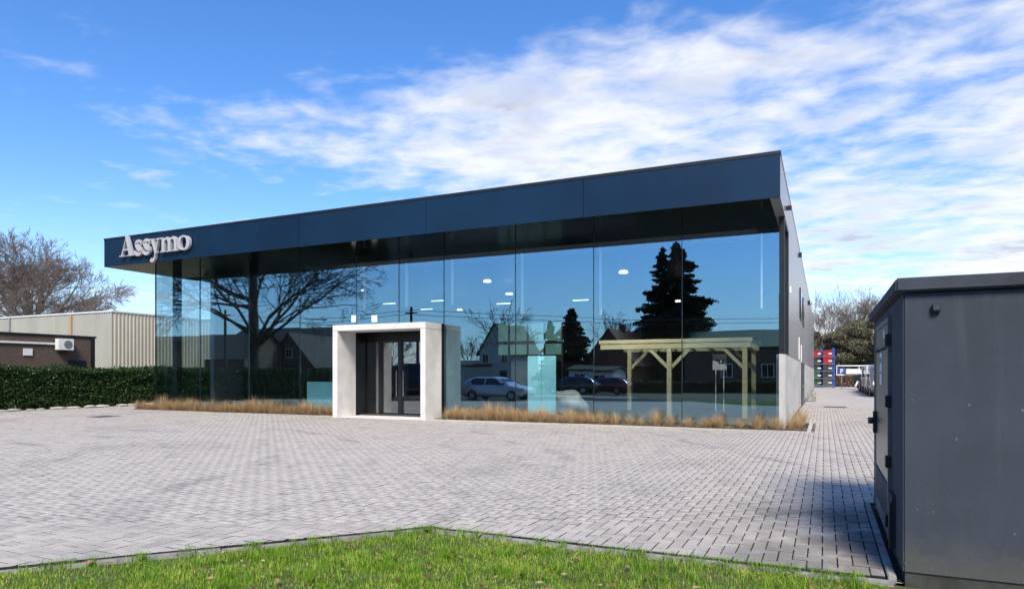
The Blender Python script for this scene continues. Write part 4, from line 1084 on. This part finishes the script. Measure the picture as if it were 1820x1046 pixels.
def crate(x0, x1, z, h, m, lab):
    t_ = thing('storage_crate', lab, 'crate', ((x0 + x1) / 2, RY - .6, z)); w_ = (x1 - x0) / 2
    b = MB(); b.box(-w_, w_, -.38, -.34, .0, h); b.box(-w_, w_, .34, .38, .0, h); b.box(-w_, -w_ + .04, -.339, .339, 0, h); b.box(w_ - .04, w_, -.339, .339, 0, h); b.box(-w_ + .041, w_ - .041, -.339, .339, .0, .04); b.build('box', m, t_)
    MB().box(-w_ - .03, w_ + .03, -.41, -.381, h - .12, h - .02).build('rim', m, t_)
    MB().box(.1, .5, -.395, -.384, .25, .4).build('paper_tag', M_white, t_)
lv_names = ['bottom', 'second', 'third', 'fourth', 'top']
cl = [(M_greenc, 'green'), (M_greenc, 'green'), (M_darkc, 'dark grey'), (M_darkc, 'dark grey'), (M_redc, 'red')]
cr = [(M_olive, 'olive'), (M_darkc, 'dark grey'), (M_darkc, 'dark grey'), (M_redc, 'red'), (M_redc, 'red')]
for k, z in enumerate(zl):
    crate(RX0 - .05, rux - .2, z, 0.74 if k else .45, cl[k][0], f'{cl[k][1]} crate on the {lv_names[k]} level of the rack next to the showroom wall')
    crate(rux + .2, rux + 1.18, z, .78, cr[k][0], f'{cr[k][1]} crate on the {lv_names[k]} level of the rack away from the showroom')
# small drain box by the side door
x_, y_ = XR + .35, y_on(1432, XR) * .98
t_ = thing('planter_box', 'small grey box standing by the side door in the lane', 'box', (x_, y_, 0))
b = MB(); b.box(-.25, .25, -.3, -.25, 0, .5); b.box(-.25, .25, .25, .3, 0, .5); b.box(-.25, -.2, -.249, .249, 0, .5); b.box(.2, .25, -.249, .249, 0, .5); b.build('box', M_kerb, t_); MB().box(-.19, .19, -.24, .24, .02, .42).build('fill', M_soil, t_)

# vehicles --------------------------------------------------------------
def loft(stations, m, name, parent, smooth=True):
    """stations: (x, [(y,z) half section from sill to roof centre])"""
    b = MB(); k = len(stations[0][1])
    for x, sec in stations:
        b.v += [(x, y, z) for y, z in sec] + [(x, -y, z) for y, z in reversed(sec)]
    n_ = 2 * k
    for i in range(len(stations) - 1):
        for j in range(n_ - 1): b.f.append((i * n_ + j, (i + 1) * n_ + j, (i + 1) * n_ + j + 1, i * n_ + j + 1))
        b.f.append((i * n_ + n_ - 1, (i + 1) * n_ + n_ - 1, (i + 1) * n_, i * n_))
    b.f += [tuple(range(n_)), tuple(reversed(range((len(stations) - 1) * n_, len(stations) * n_)))]
    return b.build(name, m, parent, bevel=.0, smooth=smooth)
def vehicle(name, label, loc, rz, paint, kind='car', group=None):
    t_ = thing(name, label, 'van' if kind == 'van' else 'car', loc, rz, group)
    if kind == 'van':
        L, Wd, prof = 5.3, 1.0, [(-2.65, .55, 1.05, 1.08), (-2.55, .35, 1.15, 1.25), (-1.75, .28, 1.25, 1.38), (-.95, .28, 1.35, 2.12), (-.6, .28, 1.35, 2.28), (2.4, .3, 1.35, 2.32), (2.6, .38, 1.35, 2.22), (2.64, .5, 1.35, 2.1)]
    else:
        L, Wd, prof = 4.5, .89, [(-2.25, .45, .66, .68), (-2.15, .25, .74, .78), (-1.2, .22, .88, .95), (-.45, .22, .92, 1.38), (0, .22, .93, 1.47), (1.2, .22, .95, 1.46), (1.95, .24, .98, 1.25), (2.15, .3, .96, 1.0), (2.25, .45, .85, .88)]
    st = []
    for x, zs, zb_, zr in prof:
        cab_ = zr - zb_ > .2; ins = .78 if kind == 'car' else .90
        e = .96 if abs(x) > L / 2 - .15 else 1
        st.append((x, [(Wd * .93 * e, zs), (Wd * e, zs + (zb_ - zs) * .35), (Wd * .99 * e, zb_ - .04), (Wd * .96 * e, zb_), (Wd * (ins if cab_ else .9) * e, zr - .05 if cab_ else zr - .01), (Wd * (ins - .14 if cab_ else .6) * e, zr)]))
    body = loft(st, paint, 'body', t_)
    # glass
    def side_glass(x0, x1, x2, x3, z0, z1, nm='side_window'):
        for s_ in (-1, 1):
            b = MB(); ins = .78 if kind == 'car' else .90; zr = 1.46 if kind == 'car' else 2.28; zb_ = .93 if kind == 'car' else 1.35
            yy = lambda z: Wd * (.96 + (ins - .96) * (z - zb_) / (zr - .05 - zb_)) + .008
            pts = [(x0, z0), (x1, z0), (x2, z1), (x3, z1)]
            b.v = [(x, s_ * yy(z), z) for x, z in pts] + [(x, s_ * (yy(z) - .02), z) for x, z in pts]
            b.f = [(0, 1, 2, 3), (7, 6, 5, 4)] + [(i, 4 + i, 4 + (i + 1) % 4, (i + 1) % 4) for i in range(4)]
            b.build(nm, M_carglass, t_)
    def cross_glass(p0, p1, w0, w1, nm):
        b = MB(); b.v = [(p0[0], -w0, p0[1]), (p0[0], w0, p0[1]), (p1[0], w1, p1[1]), (p1[0], -w1, p1[1])]
        n_ = Vector((p1[1] - p0[1], 0, -(p1[0] - p0[0]))).normalized() * (.012 if p0[0] > 0 else -.012)
        b.v = [tuple(Vector(q) + n_) for q in b.v] + [tuple(Vector(q) - n_) for q in b.v]
        b.f = [(0, 1, 2, 3), (7, 6, 5, 4)] + [(i, 4 + i, 4 + (i + 1) % 4, (i + 1) % 4) for i in range(4)]
        b.build(nm, M_carglass, t_)
    if kind == 'van':
        cross_glass((-1.68, 1.42), (-1.02, 2.04), .84, .78, 'windscreen'); side_glass(-1.25, -.25, -.25, -.75, 1.42, 2.05)
        wheels = (-1.65, 1.55); wr = .34
        MB().box(-2.67, -2.6, -.75, .75, .55, .8).build('grille', M_black, t_)
        lights = [(-2.62, s_ * .78, .95, .10, .13) for s_ in (-1, 1)]
    else:
        cross_glass((-1.12, .97), (-.5, 1.35), .72, .60, 'windscreen'); side_glass(-.75, .45, .42, -.25, .98, 1.36); side_glass(.55, 1.7, 1.35, .52, .98, 1.36)
        cross_glass((2.0, 1.05), (1.85, 1.28), .66, .58, 'rear_window'); wheels = (-1.4, 1.35); wr = .32
        lights = [(-2.2, s_ * .68, .68, .10, .08) for s_ in (-1, 1)] + [(2.16, s_ * .70, .85, .10, .08) for s_ in (-1, 1)]
    for x in wheels:
        for s_ in (-1, 1):
            wv = MB().cyl((x, s_ * Wd - (.0 if s_ < 0 else .22) - (.02 if s_ < 0 else -.02), wr), wr, .22, 20, 'y').build('wheel', M_rubber, t_)
            MB().cyl((x, s_ * (Wd + .022) - (0 if s_ > 0 else .012), wr), wr * .62, .012, 14, 'y').build('rim', M_metal, wv)
    for (x, y, z, a, h_) in lights:
        MB().box(x - .08, x + .05, y - a, y + a, z - h_, z + h_).build('headlight' if x < 0 else 'tail_light', M_white if x < 0 else mat('tail lamp', (.3, .01, .01), .3), t_, bevel=.02)
    MB().box(-L / 2 + .02, -L / 2 + .2, -Wd * .9, Wd * .9, .25, .45).build('bumper', M_black, t_, bevel=.03)
    MB().box(L / 2 - .2, L / 2 - .02, -Wd * .9, Wd * .9, .25, .45).build('bumper', M_black, t_, bevel=.03)
    for s_ in (-1, 1): MB().box(-1.0, -.85, s_ * (Wd + .09) - .09, s_ * (Wd + .09) + .09, (1.42 if kind == 'van' else .98), (1.65 if kind == 'van' else 1.10)).build('mirror', M_black, t_, bevel=.02)
    return t_
M_silver = mat('silver paint', (.60, .62, .66), .3, .3, var=.06, vscale=1, coat=.6)
M_vwhite = mat('white van paint', (.62, .63, .64), .3, .0, var=.08, vscale=1, coat=.6)
M_vdark = mat('dark van paint', (.018, .020, .024), .22, .2, var=.1, vscale=1, coat=.8)
M_vgrey = mat('grey van paint', (.17, .18, .20), .28, .4, var=.06, vscale=1, coat=.6)
M_vblue = mat('blue car paint', (.02, .05, .16), .25, .3, var=.06, vscale=1, coat=.8)
M_vred = mat('dark red paint', (.16, .012, .018), .25, .2, var=.06, vscale=1, coat=.8)
for i, (y, p, kd, lab) in enumerate(((57.5, M_vgrey, 'van', 'silver grey van parked first in the lane line, nearest the slate cabin'), (63.6, M_vwhite, 'van', 'white van parked between the silver grey van and a dark van'), (69.6, M_vdark, 'van', 'dark van parked in the lane line behind a white van'),
        (75.2, M_vgrey, 'car', 'low grey car parked in the lane line just before the hazard striped trailer'))):
    vehicle('parked_van' if kd == 'van' else 'parked_car', lab, (4.05, y, .0), math.pi / 2, p, kd, 'vehicles parked along the lane')
# trailer with hazard boards and white rails
tx_, ty_ = 3.05, 82.0
tr = thing('flat_trailer', 'low trailer with hazard striped tail board and white rails', 'trailer', (tx_, ty_, 0))
MB().box(-.2, 3.4, -1.1, 1.1, .75, .95).build('bed', M_black, tr)
MB().box(-.2, 1.6, -1.14, -1.11, .25, 1.5).build('tail_board', M_black, tr)
for k in range(4):
    b = MB(); x = -.1 + k * .42; b.prism([(x, .35), (x + .18, .35), (x + .42, .75 + .15), (x + .24, .75 + .15)], -1.17, -1.145); b.build('hazard_stripe', M_white, tr)
for s_ in (-.7, .7):
    for x in (.5, 2.4): MB().cyl((x, s_ * 1.0 - .12, .38), .38, .24, 16, 'y').build('wheel', M_rubber, tr)
for z in (1.55, 2.55): MB().tube([(-1.8, 0, z), (3.4, 0, z)], .06, 8).build('rail', M_white, tr)
for x in (-1.8, .4, 3.0): MB().tube([(x, 0, .95 if x > -.2 else 1.55), (x, 0, 2.55)], .045, 6).build('stanchion', M_white, tr)
MB().box(-.9, .5, -.5, .5, 1.62, 2.2).build('white_case', M_white, tr, bevel=.05)
pk = thing('parking_sign', 'blue parking sign with white letter on a grey post at the lane end', 'sign', (x_on(1496, 84), 84, 0))
zz = zv(659, pk.location.x, 84)
MB().tube([(0, 0, 0), (0, 0, zz + .3)], .04, 8).build('post', M_metal, pk)
pl_ = MB().box(-.34, .34, -.07, -.045, zz - .34, zz + .34).build('plate', M_blue, pk)
MB().box(-.14, -.05, -.085, -.071, zz - .24, zz + .24).box(-.049, .12, -.085, -.071, zz + .16, zz + .24).box(-.049, .12, -.085, -.071, zz - .04, zz + .04).box(.06, .14, -.0865, -.0715, zz - .02, zz + .22).build('letter', M_white, pk)
# russet hedge closing the lane, evergreens and bare trees behind
rh = thing('russet_hedge', 'low brown leaved hedge closing off the lane end', 'hedge', (6, 99, 0), math.pi / 2)
V, Fc, tn = leaf_cloud(9000, hedge_pts(-9, 9, 1.0, 1.5, .15), .12, 31); arrays('foliage', V, Fc, M_rus, rh, tn); MB().box(-.35, .35, -8.9, 8.9, 0, 1.35).build('inner_growth', M_soil, rh)
def blob_tree(name, label, loc, seed, H, R0, n, size, m, group=None, low=.25):
    t_ = thing(name, label, 'tree', loc, random.Random(seed).uniform(0, 6), group); r = np.random.default_rng(seed)
    cs = [(r.normal(0, R0 * .5), r.normal(0, R0 * .5), H * r.uniform(low, 1.0), R0 * r.uniform(.18, .42)) for _ in range(24)]
    b = MB(); b.tube([(0, 0, 0), (.2, .1, H * .5), (0, 0, H * .92)], [H * .025, H * .018, .04], 8)
    b.build('trunk', M_bark, t_, smooth=True)
    def fn(rr, k):
        out = []
        for cx_, cy_, cz, cr_ in cs:
            m_ = k // 24; d = rr.normal(size=(m_, 3)); d /= np.linalg.norm(d, axis=1)[:, None]
            out.append(np.array([cx_, cy_, cz]) + d * (cr_ * rr.uniform(.35, 1.05, m_) ** .5)[:, None] * np.array([1, 1, .62]))
        return np.concatenate(out)
    V, Fc, tn = leaf_cloud(n, fn, size, seed); c = arrays('crown', V, Fc, m, t_, tn)
    b = MB()
    for cx_, cy_, cz, cr_ in cs: b.tube([(0, 0, cz * .75), (cx_, cy_, cz)], [.09, .03], 4, cap=False)
    me = bpy.data.meshes.new('limb'); me.from_pydata(b.v, [], b.f); link('limb', me, M_bark, c)
    return t_
for i, (u, d, H, R0, lab) in enumerate(((1462, 118, 8.6, 4.2, 'dark spreading pine behind the coloured crate rack'), (1490, 128, 9.0, 5.2, 'olive green evergreen behind the lane end with a rounded top'), (1528, 122, 10.6, 5.4, 'tall dense olive evergreen rising over the white trailer rails'),
        (1560, 112, 10.2, 5.6, 'broad evergreen partly hidden by the slate cabin'), (1608, 120, 12.0, 6.5, 'evergreen behind the slate cabin roof line'), (1440, 135, 9.0, 5.0, 'low evergreen mostly hidden by the showroom wall'))):
    x, y = unproj(u, d); blob_tree('evergreen_tree', lab, (x, y, -.05), 40 + i, H, R0, 21000, .19, M_pine, 'evergreens beyond the lane', low=.18)
def shrub_pts(r, n):
    x = r.uniform(-16, 40, n); y = r.uniform(-3, 3, n); h = 3.2 + 2.2 * vnoise(x, y, .35, 33)
    return np.stack([x, y, r.random(n) ** .7 * h], 1)
V, Fc, tn = leaf_cloud(26000, shrub_pts, .30, 34)
ud = arrays('woodland_undergrowth', V + np.array([0, 133, 0]), Fc, M_pine, None, tn * .7); tag(ud, 'tangled olive brown undergrowth below the trees at the lane end', 'undergrowth', kind='stuff')
for i, (u, d, H, sd, lab) in enumerate(((1463, 128, 19, 61, 'slender bare tree rising just beside the showroom end'), (1478, 140, 18, 62, 'thin bare tree standing behind the crate rack'), (1527, 134, 19.5, 63, 'bare tree with a fan crown over the dense evergreen'), (1546, 128, 18.5, 64, 'bare tree rising beside the slate cabin roof'), (1650, 135, 15, 65, 'bare tree hidden behind the slate cabin'))):
    x, y = unproj(u, d)
    bare_tree('bare_tree', lab, (x, y, 0), group='bare trees beyond the lane', minr=.020, trunk_mat=M_barkp, twig_mat=M_twig, seed=sd, H=H, r0=.26, trunk_h=H * .38, n_main=7, levels=4, spread=(40, 78), up=.07, wig=.10, kids=(5, 6, 5, 4), ang=(18, 42), lenf=.62)

# ------------------------------------------------------------------ street side, behind the viewpoint (seen in the glass)
x_, y_ = mir(452, 50)
bare_tree('street_oak', 'huge bare oak with thick limbs standing by the street hedge', (x_, y_, -.05), trunk_mat=M_bark, twig_mat=M_bark, minr=.016,
          seed=23, H=17, r0=.42, trunk_h=5.2, n_main=20, levels=5, spread=(8, 42), up=.02, wig=.13, kids=(7, 6, 5, 4, 3), ang=(22, 52), lenf=.58, lead=True)
M_tile = mat('dark roof tile', (.045, .035, .032), .8, var=.3, vscale=2, bump=.5, bscale=12); M_tiler = mat('red roof tile', (.20, .065, .038), .8, var=.3, vscale=2, bump=.5, bscale=12)
M_hbrick = brickmat('house brick', (.12, .07, .05), (.16, .09, .065), (.12, .11, .10)); M_hred = brickmat('red house brick', (.17, .05, .036), (.21, .065, .045), (.14, .12, .10))
M_render = mat('pale render', (.50, .50, .49), .8, var=.12, vscale=1)
def house(name, label, loc, rz, w_, d_, hw, hr, wall, roof, ridge='x', wins=(), chim=None, door=None):
    """front faces +Y in local space"""
    t_ = thing(name, label, 'house', (*loc, -.06), rz)
    if ridge == 'x': MB().prism([(-d_ / 2, 0), (d_ / 2, 0), (d_ / 2, hw), (0, hw + hr), (-d_ / 2, hw)], -w_ / 2, w_ / 2, 'yz').build('wall', wall, t_)
    else: MB().prism([(-w_ / 2, 0), (w_ / 2, 0), (w_ / 2, hw), (0, hw + hr), (-w_ / 2, hw)], -d_ / 2, d_ / 2, 'xz').build('wall', wall, t_)
    half, ln = (d_ / 2, w_) if ridge == 'x' else (w_ / 2, d_); o_ = .35; k = hr / half; th = .14
    for s_ in (-1, 1):
        poly = [(s_ * 0, hw + hr + .03), (s_ * (half + o_), hw - o_ * k + .03), (s_ * (half + o_), hw - o_ * k + .03 + th), (0, hw + hr + .03 + th)]
        MB().prism(poly, -ln / 2 - .25, ln / 2 + .25, 'yz' if ridge == 'x' else 'xz').build('roof_slope', roof, t_)
    for (x, z, ww, hh) in wins:
        f = MB().box(x - ww / 2, x + ww / 2, d_ / 2 + .005, d_ / 2 + .06, z - hh / 2, z + hh / 2).build('window', M_white, t_)
        MB().box(x - ww / 2 + .08, x - .03, d_ / 2 + .062, d_ / 2 + .07, z - hh / 2 + .08, z + hh / 2 - .08).box(x + .03, x + ww / 2 - .08, d_ / 2 + .062, d_ / 2 + .07, z - hh / 2 + .08, z + hh / 2 - .08).build('pane', M_carglass, f)
    if door is not None:
        f = MB().box(door - .5, door + .5, d_ / 2 + .005, d_ / 2 + .06, 0, 2.15).build('door', M_black, t_); MB().box(door + .32, door + .38, d_ / 2 + .061, d_ / 2 + .1, 1, 1.1).build('handle', M_metal, f)
    if chim is not None:
        MB().box(chim - .3, chim + .3, -.3, .3, hw + hr - .5, hw + hr + .8).build('chimney', M_hred, t_)
    return t_
# house faces are turned to +Y (towards the showroom)
hp = lambda u, d: mir(u, d)
house('gabled_house', 'brown brick house with twin front windows and steep dark gable', hp(505, 92), -.15, 9, 9, 2.9, 3.4, M_hbrick, M_tile, 'x', [(-3, 1.5, 1.6, 1.4), (0, 1.5, 1.6, 1.4), (3, 1.5, 1.6, 1.4)], 4, 1.6)
x_, y_ = hp(552, 78); house('gabled_house', 'small brick gable cottage with a pale window beside the street oak', (x_, y_), -.1, 6, 8, 2.7, 3.4, M_hbrick, M_tile, 'y', [(-1.2, 1.5, 1.1, 1.4), (1.2, 1.5, 1.1, 1.4), (0, 4.0, .9, 1.1)], None, None)
x_, y_ = hp(365, 74); house('barn', 'long low dark roofed barn at the street corner', (x_, y_), -.2, 16, 9, 3.2, 2.6, M_hbrick, M_tile, 'x', [(-3, 1.4, 3.0, 1.4)], None)
x_, y_ = hp(530, 100); house('barn', 'big dark barn roof behind the brick cottage', (x_, y_), 0, 22, 14, 4.2, 4.2, M_hbrick, M_tile, 'x', [], None)
x_, y_ = hp(905, 88); house('white_house', 'pale rendered house with a steep dark roof across the street', (x_, y_), 0.05, 4.6, 8, 4.6, 3.4, M_render, M_tile, 'y', [(-1.4, 3.7, .9, 1.2), (1.4, 3.7, .9, 1.2), (-1.5, 1.4, 1.2, 1.5)], None, 1.2)
x_, y_ = hp(830, 90); house('garage_row', 'low flat grey outbuilding with shallow roof across the street', (x_, y_), 0, 10, 7, 2.8, .6, M_render, M_tile, 'x', [(-2, 1.4, 2.4, 1.2)], None)
x_, y_ = hp(1108, 74); house('red_cottage', 'red brick cottage with steep red tiled gable facing the street', (x_, y_), 0.1, 5.6, 8, 2.9, 3.5, M_hred, M_tiler, 'y', [(-1.3, 1.4, 1.4, 1.5), (1.3, 1.4, 1.2, 1.5)], 0.0)
x_, y_ = hp(1150, 80); house('red_wing', 'long red tiled wing behind the red gable cottage', (x_, y_), 0.1, 8.0, 6, 2.8, 2.6, M_hred, M_tiler, 'x', [(1.5, 1.4, 1.4, 1.4)], None)
x_, y_ = hp(1062, 66); house('white_annex', 'low white annex with two windows left of the red gable cottage', (x_, y_), 0.08, 4.6, 3.5, 2.0, .35, M_white, M_tile, 'x', [(-1.1, 1.15, 1.3, 1.1), (1.0, 1.15, 1.3, 1.1)], None)
x_, y_ = hp(1335, 72); house('dark_house', 'long dark house with green roof edge beside the tall conifer', (x_, y_), 0.0, 12.5, 8, 4.4, 1.8, M_hbrick, mat('green roof', (.04, .09, .07), .7, var=.2), 'x', [(-2, 2, 1.2, 1.4), (2, 2, 1.2, 1.4)], None, 0)
# conifers and small bare trees across the street
x_, y_ = hp(1205, 78); conifer_tree('tall_conifer', 'tall ragged dark conifer towering over the red cottage', (x_, y_, -.1), 71, 17.0, 6.0, 70000, .22, None, .34)
x_, y_ = hp(1180, 82); conifer_tree('tall_conifer', 'second dark conifer leaning against the tallest conifer', (x_, y_, -.1), 72, 17.2, 4.4, 44000, .21, None, .4)
x_, y_ = hp(1016, 72); conifer_tree('small_conifer', 'dark bushy conifer between the white house and red cottage', (x_, y_, -.1), 73, 8.6, 3.0, 26000, .18, None, .4, rz=1.0)
x_, y_ = hp(978, 80); conifer_tree('small_conifer', 'thin dark conifer behind the bushy one across the street', (x_, y_, -.1), 74, 7.8, 1.6, 6000, .25, None, .4, rz=2.0)
for i, (u, d, H, lab) in enumerate(((893, 86, 11.5, 'bare tree behind the white house roof'), (925, 95, 9.5, 'low bare tree between white house and conifers'), (1090, 92, 10.5, 'bare tree behind the red cottage chimney'), (1140, 98, 11.5, 'bare tree close to the tall conifers'), (835, 100, 8.0, 'small bare tree behind the grey outbuilding'), (690, 95, 9.0, 'bare tree opposite the entrance doors'))):
    x, y = hp(u, d); bare_tree('bare_tree', lab, (x, y, -.05), group='bare trees across the street', minr=.022, trunk_mat=M_bark, twig_mat=M_bark, seed=80 + i, H=H, r0=.17, trunk_h=H * .35, n_main=6, levels=4, spread=(35, 75), up=.06, wig=.12, kids=(5, 5, 4, 3), ang=(20, 48), lenf=.62)
# utility poles and wires
poles = []
for (u, d, lab) in ((400, 62, 'tarred utility pole beside the street oak'), (731, 58, 'tarred utility pole opposite the entrance doors'), (1475, 64, 'tarred utility pole past the dark house')):
    x, y = hp(u, d); poles.append(Vector((x, y, 7.2 if d != 58 else 7.4))); t_ = thing('utility_pole', lab, 'pole', (x, y, -.07))
    MB().tube([(0, 0, 0), (0, 0, 7.6)], [.15, .11], 10).build('mast', M_bark, t_); MB().box(-.6, .6, -.05, .05, 7.0, 7.12).build('cross_arm', M_bark, t_)
for a, b, lab in ((poles[0], poles[1], 'slack overhead wire between the oak pole and the entrance pole'), (poles[1], poles[2], 'slack overhead wire between the entrance pole and the far pole')):
    for k in (0, 1):
        pts = [a.lerp(b, t) + Vector((0, (k - .5) * .9, -.55 * math.sin(math.pi * t) - .12 - k * .45)) for t in np.linspace(0, 1, 17)]
        tag(MB().tube([tuple(p) for p in pts], .022, 5).build('overhead_wire', M_black, None), lab, 'wire', 'overhead wires along the street')
# parked cars seen mirrored
x_, y_ = hp(884, 42); vehicle('parked_car', 'silver estate car parked on the paving by the street hedge', (x_, y_, 0), math.pi + .05, M_silver, 'car')
x_, y_ = hp(716, 42); vehicle('parked_car', 'dark blue car parked on the paving facing the entrance', (x_, y_, 0), -.35, M_vdark, 'van')
x_, y_ = hp(1018, 56); vehicle('parked_car', 'black car parked at the street edge before the conifers', (x_, y_, -.07), .1, M_vdark, 'car')
x_, y_ = hp(1078, 58); vehicle('parked_car', 'dark red car parked in front of the red cottage', (x_, y_, -.07), .1, M_vred, 'car')
# low street hedge seen under the pergola reflection
sh = thing('street_hedge', 'low clipped green hedge along the far side of the street', 'hedge', (*hp(1260, 60), -.06), math.pi / 2)
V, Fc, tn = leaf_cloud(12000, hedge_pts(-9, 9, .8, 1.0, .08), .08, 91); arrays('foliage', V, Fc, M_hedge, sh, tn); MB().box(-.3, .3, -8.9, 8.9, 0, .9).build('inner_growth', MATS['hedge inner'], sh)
